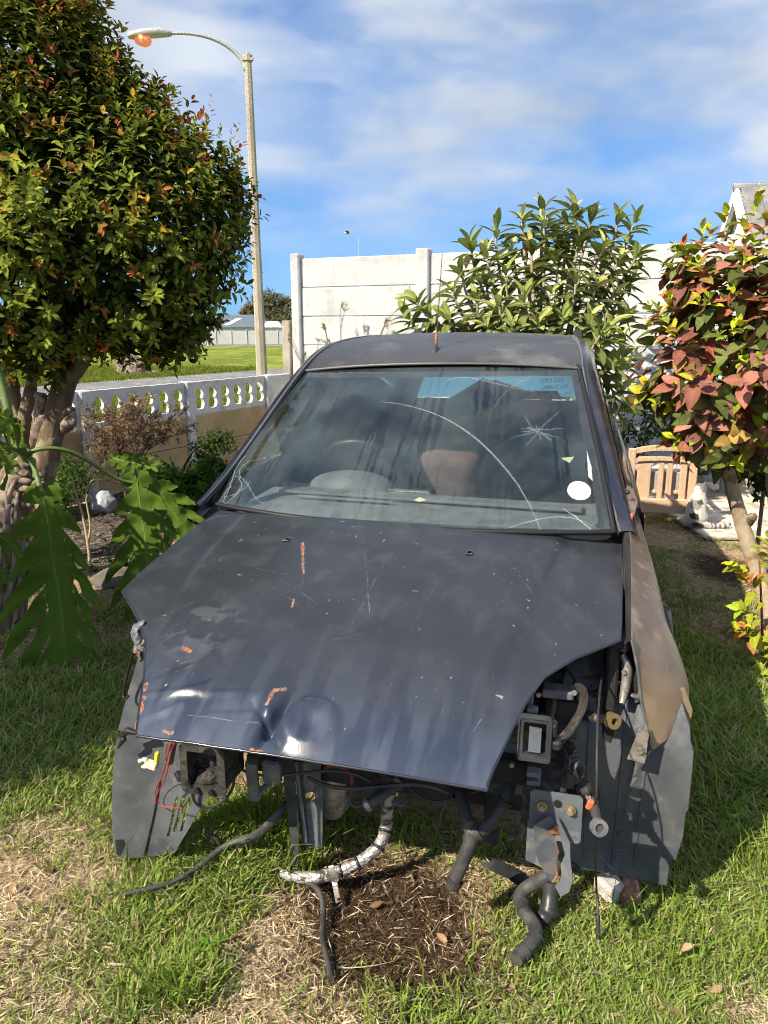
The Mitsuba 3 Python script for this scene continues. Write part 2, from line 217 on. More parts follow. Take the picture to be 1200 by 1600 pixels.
def masks(x, y):
    """(green, damp, bed): how much living grass, how much dark damp litter, how much planting bed"""
    p = np.stack([x, y, np.zeros_like(x)], -1)
    n = nz(p, 2.6, 21, 4) + 0.55 * nz(p, 9, 22, 3)
    u, v = carl(x, y)
    g = 0.46 + 2.3 * n - 0.30 * blob(x, y, -0.45, 1.35, 0.6, 0.35) - 0.42 * blob(x, y, -0.95, 1.85, 0.36, 0.26) - 1.0 * blob(x, y, 0.0, 1.80, 0.30, 0.24) - 0.35 * blob(x, y, -0.55, 1.25, 0.3, 0.15) + 0.45 * blob(x, y, 0.55, 1.65, 0.35, 0.22) + 0.45 * blob(x, y, -0.40, 1.95, 0.22, 0.20) - 0.55 * blob(x, y, 0.85, 1.42, 0.14, 0.12) + 0.6 * blob(x, y, 1.3, 2.6, 0.45, 1.0) + 0.5 * blob(x, y, -1.4, 2.8, 0.6, 0.6)
    g = g - 1.0 * blob(x, y, 2.25, 4.85, 0.30, 0.5) - 0.9 * blob(x, y, 1.95, 3.7, 0.30, 0.25) + 0.5 * blob(x, y, 1.75, 5.1, 0.3, 0.7) - 0.5 * np.clip((np.abs(u) < 0.72) * (v + 0.45) * 2, 0, 1)
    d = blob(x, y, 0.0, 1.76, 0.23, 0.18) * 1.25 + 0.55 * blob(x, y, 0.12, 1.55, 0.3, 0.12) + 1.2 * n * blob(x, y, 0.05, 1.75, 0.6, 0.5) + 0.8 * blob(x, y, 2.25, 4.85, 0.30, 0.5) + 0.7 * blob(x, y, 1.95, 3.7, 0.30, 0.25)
    e = fence_side(x, y); bed = np.clip((1.7 - e + 0.5 * n) * 3, 0, 1) * (e > 0) * np.clip((y - 3.9 + 0.4 * n) * 3, 0, 1) * np.clip((9.6 - y) * 3, 0, 1)
    return np.clip(g, 0, 1), np.clip(d, 0, 1), bed
def axis(lo, hi, fine0, fine1, h): return np.unique(np.r_[np.linspace(fine0, fine1, int((fine1 - fine0) / h)), fine0 - np.geomspace(h, fine0 - lo, 26), fine1 + np.geomspace(h, hi - fine1, 34)])
gx, gy = axis(-900, 900, -2.4, 3.2, 0.018), axis(-60, 1500, 1.0, 6.2, 0.018)
X, Y = np.meshgrid(gx, gy); g, d, bd = masks(X, Y); far = np.clip((Y - 7.5) / 2, 0, 1); g = np.maximum(g * (1 - far), far)
def ground_col(p, n, uv):
    f = fbm(p.x * 60, p.y * 60, 0, 3); q = fbm(p.x * 9, p.y * 9, 0, 3); w = fbm(p.x * 0.35, p.y * 0.12, 0, 4); str_ = noise(p.x * 300, p.y * 90)
    dry = mix((0.15, 0.105, 0.06), (0.36, 0.27, 0.165), smoothstep(0.3, 0.7, f) * 0.6 + 0.4 * str_)
    green = mix((0.05, 0.06, 0.018), (0.11, 0.11, 0.035), f); fargreen = mix(mix((0.11, 0.145, 0.024), (0.175, 0.205, 0.04), smoothstep(0.35, 0.65, w)), (0.30, 0.28, 0.10), 0.5 * smoothstep(0.55, 0.7, fbm(p.x * 0.9, p.y * 0.35, 0, 4)))
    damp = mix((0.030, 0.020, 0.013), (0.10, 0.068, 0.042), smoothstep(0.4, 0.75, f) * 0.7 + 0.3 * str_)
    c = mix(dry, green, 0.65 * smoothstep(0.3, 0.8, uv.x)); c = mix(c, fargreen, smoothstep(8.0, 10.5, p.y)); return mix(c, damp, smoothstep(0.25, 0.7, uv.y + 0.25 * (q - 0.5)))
mat('ground', bumped(pr(proc(ground_col), 0.95, specular=0.1), lambda p, n, uv: 0.012 * fbm(p.x * 70, p.y * 70, 0, 4) + 0.004 * noise(p.x * 260, p.y * 80), 1.0, 2e-3))
P = np.stack([X, Y, gz(X, Y)], -1)
add('ground', grid(P), M['ground'], smooth=True, uv=np.stack([g, d], -1).reshape(-1, 2), structure=True, label='lawn and dry thatch ground running out to the far verge')
# planting bed: dark mulch along the low fence
bx, by = np.meshgrid(np.arange(-3.6, -0.3, 0.03), np.arange(3.7, 9.7, 0.03)); b = masks(bx, by)[2]
V, Fc = grid(np.stack([bx, by, gz(bx, by) - 0.02 + 0.05 * b + 0.012 * nz(np.stack([bx, by, bx * 0], -1), 30, 9)], -1)); keep = (b.ravel()[Fc] > 0.05).all(1)
add('garden_bed', (V, Fc[keep]), M['soil'], smooth=True, structure=True, label='dark mulch planting bed along the low fence')
rng = np.random.default_rng(3)
n = 2600; px = rng.uniform(-3.2, -0.9, n); py = rng.uniform(4.2, 7.5, n); k = masks(px, py)[2] > 0.5; px, py = px[k], py[k]; n = len(px)
chipV, chipF, chipC = leaf_batch(np.c_[px, py, gz(px, py) + 0.03], unit(np.c_[rng.normal(size=(n, 2)), rng.normal(size=n) * 0.3]), unit(np.c_[rng.normal(size=(n, 2)) * 0.4, np.ones(n)]), rng.uniform(0.03, 0.07, n), rng.uniform(0.015, 0.035, n), np.outer(rng.uniform(0.5, 1.3, n), (0.16, 0.14, 0.125)))
add('mulch', (chipV.reshape(-1, 3), (chipF[None] + np.arange(n)[:, None, None] * chipV.shape[1]).reshape(-1, 3)), M['leaf_matte'], smooth=True, color=chipC.reshape(-1, 3), stuff=True, label='grey bark chips and dead leaves strewn over the planting bed')
# roads beyond the fence
def strip(p0, p1, w0, w1, z, n=60):
    p0, p1 = A(*p0), A(*p1); t = np.linspace(0, 1, n)[:, None]; dd = unit(p1 - p0); nn = A(-dd[1], dd[0])
    a, b = p0 + (p1 - p0) * t + nn * w0, p0 + (p1 - p0) * t + nn * w1
    return grid(np.stack([np.c_[a, np.full(n, z)], np.c_[b, np.full(n, z)]], 1))
add('road', strip(FD * -40, FD * 220, 15.2, 18.6, 0.006), M['asphalt'], structure=True, label='grey asphalt road just beyond the low fence')
add('far_road', strip((-300, 96), (300, 96), -4, 5, 0.006), M['asphalt'], structure=True, label='distant grey road across the far side of the green verge')
# paving slabs by the bench
add('paving_bed', grid(np.stack(np.meshgrid(np.linspace(2.38, 7.4, 40), np.linspace(5.53, 8.6, 40)), -1) @ np.array([[1, 0, 0], [0, 1, 0.0]]) + A(0, 0, -0.004)), M['soil'], structure=True, label='sandy base between the paving slabs')
labels['paving'] = {'label': 'pale concrete paving slabs where the cat sits', 'kind': 'structure'}
for i in range(10):
    for j in range(6):
        c = A(2.66 + i * 0.5 + 0.03 * math.sin(3 * j), 5.80 + j * 0.5); e = rng.uniform(-0.006, 0.006, 2)
        add('slab', rbox((0.485, 0.485, 0.05), (c[0], c[1], -0.012 + e[0]), 0.008, frame((e[0], e[1], 1))), M['paving'], 'paving')

# low precast fence
def fp(s, h=0.0): return A(*(F0 + FD * s), h)
fence = thing('low_fence', 'low precast fence with white baluster top panels and beige panels below', 'fence')
FR = np.stack([A(*FD, 0), A(0, 0, 1), A(FD[1], -FD[0], 0)], 1)             # along, up, towards the garden
posts = [-0.1, 1.3, 2.70, 4.10, 5.55, 6.25]
for s in posts:
    add('post', rbox((0.125, 1.045, 0.10), fp(s, 0.485), 0.012, FR), M['white_fence'], fence)
def baluster_poly(L, nb):
    o = Polygon([(0, 0), (L, 0), (L, 0.345), (0, 0.345)]); sp = L / nb; hs = []
    for k in range(nb):
        c = (k + 0.5) * sp; w = sp * 0.5
        t = np.linspace(0, 1, 25); wd = w * (0.34 + 0.30 * np.abs(np.sin(2 * np.pi * t)) ** 0.8 * np.where(t < 0.5, 1.0, 0.85) + 0.05 * (t < 0.06))
        y = 0.055 + t * 0.225; hs.append(Polygon(np.r_[np.c_[c + wd, y], np.c_[c - wd, y][::-1]]))
    return o.difference(shapely.union_all(hs))
for a, b2 in zip(posts, posts[1:]):
    L = b2 - a - 0.12; n = max(2, round(L / 0.205)); mid = fp(a + 0.06, 0)
    if L > 0.6: add('baluster_panel', extrude(baluster_poly(L, n), 0.036, lambda v: mid + (v - A(0, 0, 0.018)) @ FR.T + A(0, 0, 0.655)), M['white_fence'], fence, label='white panel with a row of vase-shaped openings')
    else: add('plain_panel', rbox((L, 0.345, 0.05), fp((a + b2) / 2, 0.83), 0.008, FR), M['white_fence'], fence)
    for z in (0.18, 0.4975): add('panel', rbox((L - 0.004, 0.313, 0.045), fp((a + b2) / 2, z), 0.012, FR), M['beige'], fence)

# tall white precast wall behind the car
W0, W1 = A(-1.045, 9.7), A(3.05, 8.0); WD = unit(W1 - W0); WR = np.stack([A(*WD, 0), A(0, 0, 1), A(WD[1], -WD[0], 0)], 1)
def wp(s, h=0.0, o=0.0): return A(*(W0 + WD * s + A(WD[1], -WD[0]) * o), h)
wall = thing('tall_wall', 'tall white precast concrete wall of posts and stacked panels behind the car', 'wall')
ws = [0.0] + [1.62 + 1.60 * i for i in range(6)]
for s in ws: add('post', rbox((0.15 if s else 0.11, 2.42, 0.16), wp(s, 1.21), 0.012, WR), M['white_wall'], wall)
for a, b2 in zip(ws, ws[1:]):
    for i in range(7):
        dz = 0.003 * ((i * 7 + int(a * 5)) % 3); add('panel', rbox((b2 - a - 0.10, 0.333, 0.06), wp((a + b2) / 2, 0.17 + 0.338 * i, -0.012 + dz), 0.009, WR), M['white_wall'], wall)
gp = thing('gate_post', 'short weathered pair of concrete gate posts at the end of the tall wall', 'post')
for dx, w in ((-0.16, 0.11), (-0.035, 0.085)): add('post', rbox((w, 1.66, 0.12), wp(dx - 0.05, 0.82, -0.15 - dx * 0.3), 0.01, WR), M['concrete'], gp)

# street lamp
lamp = thing('street_lamp', 'tall concrete street lamp with a lit orange bowl on a curved arm', 'street lamp')
an = np.arange(8) * np.pi / 4 + np.pi / 8
def tapered(p0, p1, r0, r1, sides=8):
    return tube([p0, p1], [r0, r1], sides, 2)
add('pole', tapered((-3.44, 22, 0), (-3.52, 22, 8.36), 0.155, 0.095), M['pole_concrete'], lamp)
add('cap', cat(tube([(-3.52, 22, 8.33), (-3.522, 22, 8.47)], 0.125, 10, 3), tube([(-3.522, 22, 8.47), (-3.523, 22, 8.54)], [0.05, 0.03], 8, 3), rbox((0.30, 0.06, 0.07), (-3.51, 21.93, 8.36), 0.01)), M['pole_concrete'], lamp)
add('arm', tube([(-3.56, 22, 8.12), (-3.80, 21.95, 8.50), (-4.35, 21.8, 8.78), (-5.0, 21.6, 8.84), (-5.45, 21.5, 8.80)], [0.075, 0.05, 0.04, 0.035, 0.035], 8, 24), M['grey_metal'], lamp, smooth=True)
hs = manifold3d.Manifold.batch_hull([manifold3d.Manifold.sphere(r, 20).scale((1, 1, 0.62)).translate(c) for r, c in ((0.15, (-5.45, 21.5, 8.80)), (0.17, (-5.62, 21.45, 8.81)), (0.19, (-5.98, 21.35, 8.74)), (0.16, (-6.22, 21.28, 8.68)))])
hs = hs.trim_by_plane((-0.16, 0.0, 1.0), 9.52)
hd = add('housing', man(hs), M['grey_metal'], lamp, smooth=35)
bowl = manifold3d.Manifold.batch_hull([manifold3d.Manifold.sphere(r, 20).scale((1.25, 1, 1.0)).translate(c) for r, c in ((0.15, (-5.98, 21.35, 8.60)), (0.12, (-6.07, 21.33, 8.60)))])
mat('bowl', pr((0.55, 0.30, 0.20), 0.25))
add('bowl', man(bowl), M['bowl'], lamp, smooth=True, label='glowing orange lamp bowl', emitter={'type': 'area', 'radiance': {'type': 'rgb', 'value': [0.10, 0.022, 0.006]}})
add('bulb', man(manifold3d.Manifold.sphere(0.05, 16).translate((-6.02, 21.20, 8.63))), M['bowl'], lamp, smooth=True, emitter={'type': 'area', 'radiance': {'type': 'rgb', 'value': [0.8, 0.2, 0.03]}})

# house behind the wall, right
house = thing('house', 'white gabled house with grey tiled roof behind the tall wall', 'house')
ga = A(6.16, 14.0, 3.84)
ridge = unit(A(0.987, -0.151))
def hp(s, t, z): q = ga[:2] + unit(A(-0.151, -0.987)) * s + ridge * t; return A(q[0], q[1], z)
pit = 0.95
tri = [(-3.2, 0), (3.2, 0), (3.2, ga[2] - 3.2 * pit + 0.0), (0, ga[2]), (-3.2, ga[2] - 3.2 * pit)]
vv = [hp(s, 0, z) for s, z in tri] + [hp(s, 9, z) for s, z in tri]
add('wall', man(manifold3d.Manifold.hull_points(np.array(vv))), M['house_white'], house)
for sg in (-1, 1):
    q = [hp(sg * s, -0.12 + t, ga[2] - s * pit + dz) for s in (0.0, 3.45) for t in (0, 9.2) for dz in (0.02, 0.07)]
    rf = add('roof', man(manifold3d.Manifold.hull_points(np.array(q))), M['tile'], house)
    add('bargeboard', cat(*[man(manifold3d.Manifold.hull_points(np.array([hp(sg * s, t, ga[2] - s * pit + dz) for s in (0.0, 3.5) for t in (-0.19, -0.125) for dz in (-0.16, 0.10)])))]), M['house_white'], house)
    if sg > 0:
        rows = []
        for i in range(15):
            s = 0.12 + i * 0.22
            for j in range(30):
                t0 = -0.10 + j * 0.29
                if i < 9 and j < 10:
                    add('tile', rbox((0.30, 0.285, 0.03), hp(s, t0 + 0.145, ga[2] - s * pit + 0.125), 0.012, np.stack([unit(hp(1, 0, -pit) - hp(0, 0, 0)), unit(hp(0, 1, 0) - hp(0, 0, 0)), unit(np.cross(hp(1, 0, -pit) - hp(0, 0, 0), hp(0, 1, 0) - hp(0, 0, 0)))], 1) @ frame((0.1, 0, 1))), M['tile'], rf)
                else: rows.append(rbox((0.30, 0.285, 0.03), hp(s, t0 + 0.145, ga[2] - s * pit + 0.125), 0.012, np.stack([unit(hp(1, 0, -pit) - hp(0, 0, 0)), unit(hp(0, 1, 0) - hp(0, 0, 0)), unit(np.cross(hp(1, 0, -pit) - hp(0, 0, 0), hp(0, 1, 0) - hp(0, 0, 0)))], 1) @ frame((0.1, 0, 1))))
        add('far_tiles', cat(*rows), M['tile'], rf, stuff=True)
add('ridge_cap', tube([hp(0, -0.2, ga[2] + 0.07), hp(0, 9.2, ga[2] + 0.07)], 0.07, 8, 24), M['ridge'], house, smooth=True)
add('window', man(manifold3d.Manifold.hull_points(np.array([hp(s, t, z) for s, z in ((-1.05, 2.2), (-1.05, 2.75), (-0.62, 3.22), (-0.62, 2.2)) for t in (-0.03, 0.05)]))), M['timber'], house, label='narrow timber panel under the gable edge')

# far side of the verge: wall, houses, tree, poles
ff = thing('far_fence', 'long grey precast boundary wall across the field', 'wall')
for i in range(30): add('panel', rbox((2.0, 0.10, 1.75), (-44 + i * 2.06, 105 + 0.01 * (i % 3), 0.87), 0.02), M['far_fence'], ff); add('post', rbox((0.16, 0.2, 1.95), (-45.03 + i * 2.06, 104.95, 0.97), 0.02), M['far_fence'], ff)
def far_house(name, lab, cx, cy, w, dpt, hw, hr, wm, rm, hip, n=3, sky=0):
    t = thing(name, lab, 'house', 'houses beyond the far wall')
    add('wall', rbox((w, dpt, hw), (cx, cy, hw / 2), 0.03), M[wm], t)
    q = [(cx + a * (w / 2 + 0.4), cy + b3 * (dpt / 2 + 0.4), hw) for a in (-1, 1) for b3 in (-1, 1)] + [(cx + a * (w / 2 + 0.4 - hip), cy, hw + hr) for a in (-1, 1)]
    r = add('roof', man(manifold3d.Manifold.hull_points(np.array(q, float))), M[rm], t)
    for k in range(n):
        f = add('window', rbox((1.3, 0.08, 1.1), (cx - w / 2 + w * (k + 0.6) / n, cy - dpt / 2 - 0.02, hw * 0.6), 0.01), M['far_wall'], t); add('pane', rbox((1.1, 0.06, 0.9), (cx - w / 2 + w * (k + 0.6) / n, cy - dpt / 2 - 0.06, hw * 0.6), 0.01), M['window'], f)
    for k in range(sky):
        f = 0.55; add('skylight', man(manifold3d.Manifold.hull_points(np.array([(cx - w * 0.25 + k * w * 0.35 + a + (c2 * 1.5), cy - (dpt / 2 + 0.4) * (1 - c2 * f - 0.15) - 0.02, hw + hr * (c2 * f + 0.15) + dz) for a in (0, 0.9) for c2 in (0, 1) for dz in (0.02, 0.06)]))), M['skylight'], r)
far_house('far_house', 'low white house with long blue-grey roof and pale skylights beyond the far wall', -25.5, 122, 16, 9, 2.3, 1.9, 'far_wall', 'far_roof', 1.5, 4, 2)
far_house('far_house', 'dark grey roofed house at the left of the far row', -40, 124, 13, 9, 2.3, 1.7, 'far_wall', 'far_roof', 2.0, 3)
far_house('far_house', 'small white house with hipped pale roof under the far tree', -16.6, 118, 2.6, 4, 2.3, .9, 'far_wall', 'house_white', .9, 2)
fpole = thing('far_pole', 'thin pale street pole standing by the far road', 'pole'); add('shaft', tube([(-21.2, 95, 0), (-21.2, 95, 3.9)], [0.13, 0.09], 8, 2), M['grey_metal'], fpole); add('arm', tube([(-21.2, 95, 3.8), (-22.6, 95, 4.0)], 0.06, 6, 3), M['grey_metal'], fpole)
mast = thing('aerial_mast', 'thin aerial mast rising above the tall wall', 'aerial'); add('shaft', tube([(-0.97, 30, 0), (-0.95, 30, 5.0)], [0.03, 0.012], 6, 2), M['grey_metal'], mast)
def bird(px, py, pz, s, lab):
    t = thing('bird', lab, 'bird', 'birds in flight'); c = A(px, py, pz)
    add('body', man(hull_chain([c - A(0.16, 0, 0) * s, c, c + A(0.15, 0, 0.02) * s], [0.025 * s, 0.055 * s, 0.02 * s])), M['grey_metal'], t, smooth=True)
    for sg in (-1, 1): add('wing', sheet([(0, 0), (0.1, 0.02), (0.05, 0.4), (-0.06, 0.38), (-0.10, 0.1)], lambda q: c + np.c_[q[:, 0], sg * q[:, 1], 0.35 * q[:, 1] - 0.5 * q[:, 1] ** 2] * s, 0.2), M['timber'], t)
bird(-1.80, 40, 6.28, 1.0, 'bird gliding just above the tall wall'); bird(-6.1, 40, 4.43, 0.7, 'small bird flying to the right of the lamp pole')
st = thing('tree_stump', 'gnarled grey stump with cut limbs on the green verge', 'stump')
stp = A(-9.25, 28.9, 0)
ms = [hull_chain([stp + A(*a) for a in js], rs) for js, rs in ((((0, 0, -0.1), (0.05, 0, 0.35), (-0.15, 0, 0.75)), (0.42, 0.30, 0.20)), (((-0.35, 0, 0.05), (-0.6, 0, 0.6), (-0.75, 0, 0.95)), (0.26, 0.15, 0.08)), (((0.2, 0, 0.2), (0.45, 0, 0.5), (0.4, 0, 0.75)), (0.26, 0.16, 0.09)), (((0.3, 0.1, 0.0), (0.85, 0, 0.02)), (0.25, 0.1)))]
v, f = man(manifold3d.Manifold.batch_boolean(ms, manifold3d.OpType.Add).refine_to_length(0.07)); v = v + 0.12 * np.stack([nz(v, 5, 1), nz(v, 5, 2), nz(v, 6, 3)], -1); add('trunk', (v, f), M['root'], st, smooth=True)

# ---------------------------------------------------------------- the wrecked car, in its own frame: u to its left side, v to its rear, w up
car = thing('wrecked_car', 'wrecked dark blue hatchback stripped of bumper, lights and wheels, standing on the lawn', 'car')
def part(name, mesh, bsdf, parent=None, **k):
    v, f = (mesh.vertices, mesh.faces) if hasattr(mesh, 'faces') else mesh
    return add(name, (carw(v), f), bsdf, parent or car, **k)
VP, WP = [-1.3, -1.12, -1.03, -.955, -.92, -.8, -.6, -.4, -.2, 0, .25], [.40, .54, .605, .655, .670, .72, .785, .835, .87, .895, .915]
prof = PchipInterpolator(VP, WP)
Lv, Lu = [-1.012, -.86, -.733, -.644, -.508, -.25, .2], [-.335, -.405, -.475, -.552, -.690, -.706, -.755]
Rv, Ru = [-.995, -.879, -.783, -.694, -.61, -.513, -.18, .2], [.452, .481, .505, .54, .609, .712, .728, .735]
CREASE = [((-0.3916, -0.8623, 0.1196, 0.0979), -.007, .026), ((-0.3318, -0.9239, 0.1411, 0.0699), .006, .022), ((-0.2337, -0.9396, 0.1609, 0.0319), -.006, .020), ((-0.3997, -0.7542, 0.0054, 0.1204), -.005, .016), ((-0.2664, -0.7216, 0.0605, -0.1003), -.005, .025), ((-0.3363, -0.9686, 0.0906, 0.0520), .006, .02), ((-0.0995, -0.9007, 0.1036, -0.0830), -.012, .016), ((0.3261, -0.8338, 0.1133, 0.0050), .004, .03)]
def hood_w(u, v):
    w = prof(v) - 0.032 * (u / .7) ** 2 - 0.02 * np.clip(np.abs(u / .7) - 0.8, 0, 1) * 3 * 0.2
    cr = np.interp(v, [-1.0, -.85, -.6, -.4, 0, .2], [.37, .41, .465, .50, .565, .64])
    w = w - 0.014 * 0.5 * (1 + np.tanh((np.abs(u + .01) - cr) / 0.016)) * np.clip((v + 1.0) * 6, 0, 1)
    p = np.stack([u, v, u * 0], -1)
    L = np.clip(1 - np.hypot((u + .33) / .26, (v + .83) / .24), 0, 1) ** .7                # crumpled left front corner
    ridge = np.abs(nz(p, 9, 5, 3)) * 2
    w = w + L * (0.030 * nz(p, 5, 2, 2) - 0.016 * ridge + 0.006 + 0.007 * nz(p, 17, 6, 2) - .012 * np.abs(nz(p, 22, 15, 2)))
    for (a, b_, c_, d_), h_, wd_ in CREASE:
        t_ = np.clip(((u - a) * c_ + (v - b_) * d_) / (c_ * c_ + d_ * d_), 0, 1); w = w + h_ * np.clip(1 - np.hypot(u - a - t_ * c_, v - b_ - t_ * d_) / wd_, 0, 1) ** 1.3 * (.35 + .65 * np.sin(np.pi * np.clip(t_, .02, .98)))
    w = w + 0.010 * np.exp(-((v + .90 - .1 * (u + .3)) / .012) ** 2) * np.clip(1 - np.abs(u + .25) / .2, 0, 1)
    sv = np.clip((v + 1.012) / .03, 0, 1); w0 = w; du, dv = u - .015, v + .935                                                             # the big dent by the front edge
    rr_ = np.hypot((du - .035) / .066, dv / .066); w = w + sv * (0.022 * np.exp(-(np.abs(rr_) / .95) ** 6) - 0.018 * np.exp(-((du - .045) / .036) ** 2 - ((dv + .015) / .03) ** 2) - 0.036 * np.exp(-((du + .038 - .25 * (dv - .03)) / .013) ** 2 - ((dv - .0) / .055) ** 2) + 0.010 * np.exp(-((du + .075) / .03) ** 2 - ((dv - .02) / .05) ** 2))
    w = w + 0.006 * nz(p, 3.2, 7, 2) - 0.008 * np.exp(-((u + .12) / .12) ** 2 - ((v + .62) / .08) ** 2)
    return w
vs = np.unique(np.round(np.r_[np.linspace(-1.005, -.5, 150), np.linspace(-.5, 0, 70), Lv[1:-1], Rv[1:-1]], 5)); ts = np.linspace(0, 1, 190)
Lf, Rf = np.interp(vs, Lv, Lu), np.interp(vs, Rv, Ru)
U = Lf[:, None] + (Rf - Lf)[:, None] * ts; V0 = np.repeat(vs[:, None], len(ts), 1)
V1 = V0 + 0.19 * (U / .7) ** 2 * np.clip((V0 + .5) / .5, 0, 1) ** 1.5 - 0.008 * np.clip(-V0 - .8, 0, 1) * 5 * (1 - (U / .4) ** 2)
HP = np.stack([U, V1, hood_w(U, V0)], -1)
jets = [(-.295, -.193), (.285, -.195)]; ok = np.ones(U.shape, bool)
v, f = grid(HP); fc = v[f].mean(1)
hole = np.zeros(len(f), bool)
for ju, jv in jets: hole |= (np.abs(fc[:, 0] - ju) < .0085) & (np.abs(fc[:, 1] - jv) < .017)
r4 = np.random.default_rng(11)
SCR = [((0.0455, -0.4580, 0.0415, -0.1195), 1.0), ((-0.0167, -0.2705, 0.0640, -0.1872), .45), ((-0.1813, -0.3511, 0.0428, -0.1191), 1.3), ((-0.1900, -0.5454, 0.0825, 0.1318), .4), ((-0.2070, -0.4570, 0.1401, -0.0924), .4), ((-0.2220, -0.4912, 0.1143, -0.0756), .35), ((0.0645, -0.2649, -0.2008, -0.1754), .3), ((0.0516, -0.6476, 0.0035, 0.2334), .3), ((0.0591, -0.5883, -0.0022, 0.2713), .25), ((0.2053, -0.6320, 0.0272, 0.2749), .25), ((0.4085, -0.2584, 0.0862, -0.1485), .35), ((-0.4853, -0.6440, 0.0687, 0.0598), .5), ((-0.3292, -0.8394, 0.0421, 0.0358), .9), ((-0.3584, -0.8182, 0.0887, 0.0494), .4), ((-0.3098, -0.4017, 0.1206, -0.0268), .3), ((0.2360, -0.3753, 0.0621, 0.1157), .25), ((0.1277, -0.3025, 0.1382, 0.0672), .2), ((-0.4743, -0.3627, 0.0645, 0.0520), .3), ((0.5085, -0.2712, 0.0933, 0.1214), .25), ((0.0225, -0.6878, 0.1170, 0.0552), .25), ((-0.2364, -0.9500, 0.1984, -0.0038), .6), ((-0.0089, -0.8922, 0.0989, 0.0015), .4), ((0.4054, -0.8814, 0.0113, 0.0343), .6), ((0.0866, -0.9029, -0.0032, 0.0417), .4)]
SCR = [(*a, b) for a, b in SCR]
def seg(uv, s):
    a, b, dx, dy = s[0], s[1], s[2], s[3]; t = dr.clip(((uv.x - a) * dx + (uv.y - b) * dy) / (dx * dx + dy * dy), 0, 1)
    return dr.sqrt(dr.square(uv.x - a - t * dx) + dr.square(uv.y - b - t * dy))
RUST = [(*a, b) for a, b in (((-0.2358, -0.2231, 0.0556, -0.1362), .0052), ((-0.1742, -0.3753, 0.0177, -0.0366), .003), ((-0.1382, -0.5400, 0.0060, -0.0297), .003), ((-0.3528, -0.7633, 0.0256, -0.0076), .0055), ((-0.0364, -0.8577, -0.0221, -0.0082), .0042), ((-0.0601, -0.8661, 0.0013, -0.0414), .0050), ((-0.0539, -1.0024, 0.0207, -0.0028), .0045), ((-0.0006, -1.0090, 0.0144, 0.0006), .003), ((-0.2778, -0.9907, 0.0246, -0.0007), .0045), ((-0.3733, -0.9198, 0.0182, -0.0364), .0060), ((-0.3882, -0.8771, 0.0075, -0.0216), .0045))]
def hood_col(p, n, uv):
    q = fbm(uv.x * 5, uv.y * 5, 0, 4); q2 = fbm(uv.x * 19 + 3, uv.y * 14, 0, 4); sp = noise(uv.x * 260, uv.y * 260)
    front = smoothstep(-.60, -.97, uv.y + .10 * (q2 - .5)) * .55 + .45 * smoothstep(-.84, -.96, uv.y + .05 * (q - .5))
    wq = fbm(uv.x * 4 + 1.2 * q, uv.y * 12 + uv.x * 5, 0, 4); c = mix((0.015, 0.0175, 0.0235), (0.028, 0.0315, 0.038), .35 * smoothstep(.2, .8, q) + .25 * smoothstep(.35, .65, wq) + .2)
    c = mix(c, (0.050, 0.052, 0.055), .35 * smoothstep(.5, .8, q2)); c = mix(c, (0.014, 0.0155, 0.019), .4 * smoothstep(.58, .72, fbm(uv.x * 7 + 9, uv.y * 7, 0, 3)))
    c = mix(c, (0.14, 0.135, 0.13), .4 * smoothstep(.88, .98, sp) * .6 * smoothstep(.45, .6, q2))
    c = mix(c, mix((0.022, 0.032, 0.062), (0.055, 0.070, 0.108), smoothstep(.4, .7, fbm(uv.x * 30, uv.y * 5, 0, 4))), .85 * front)  # front lip: less dust, with reflected sky painted in as lighter blue
    c = mix(c, (0.17, 0.18, 0.19), .20 * smoothstep(.52, .66, fbm(uv.x * 26 + 2, uv.y * 34, 0, 5)) * smoothstep(.16, .04, dr.sqrt(dr.square(uv.x + .34) + dr.square(uv.y + .68))))
    for s in SCR: c = mix(c, (0.26, 0.27, 0.28), dr.clip(s[4] * .6, 0, 1) * smoothstep(.0010 * max(1, s[4]), .0003, seg(uv, s) + .0016 * (noise(uv.x * 60, uv.y * 60) - .4)))
    fl = smoothstep(.93, .97, noise(uv.x * 75 + 5, uv.y * 75)) * smoothstep(.55, .75, fbm(uv.x * 9, uv.y * 9 + 3, 0, 3)); c = mix(c, (0.30, 0.29, 0.27), .7 * fl)
    for s in RUST:
        d = seg(uv, s) - s[4] * 1.5 * fbm(uv.x * 60, uv.y * 60, 0, 2) + .006 * (fbm(uv.x * 150, uv.y * 150, 0, 3) - .35); c = mix(c, (0.42, 0.40, 0.35), .7 * smoothstep(.0016, .0004, d)); c = mix(c, mix((0.40, 0.13, 0.035), (0.12, 0.045, 0.02), smoothstep(.35, .65, fbm(uv.x * 170, uv.y * 170))), smoothstep(.0012, -.0006, d))
    return c
def hood_rough(p, n, uv): return 0.36 - 0.07 * smoothstep(-.7, -.93, uv.y) + 0.16 * (fbm(uv.x * 9, uv.y * 9, 0, 4) - .5)
mat('hood', {'type': 'twosided', 'bsdf': {'type': 'bumpmap', 'relief': proc(lambda p, n, uv: 0.0016 * fbm(uv.x * 14, uv.y * 14, 0, 3) + 0.00012 * noise(uv.x * 300, uv.y * 300), 2e-3), 'scale': 1.0, 'bsdf': {'type': 'principled', 'base_color': proc(hood_col), 'roughness': proc(hood_rough), 'specular': 0.55, 'clearcoat': 0.4, 'clearcoat_gloss': 0.6}}})
hood = part('hood', (v, f[~hole]), M['hood'], smooth=True, uv=np.stack([U, V0], -1).reshape(-1, 2), label='dented matt dark blue hood with scratches and rust chips')
edge = np.vstack([HP[::-1, 0], HP[0], HP[:, -1], HP[-1, ::-1]])
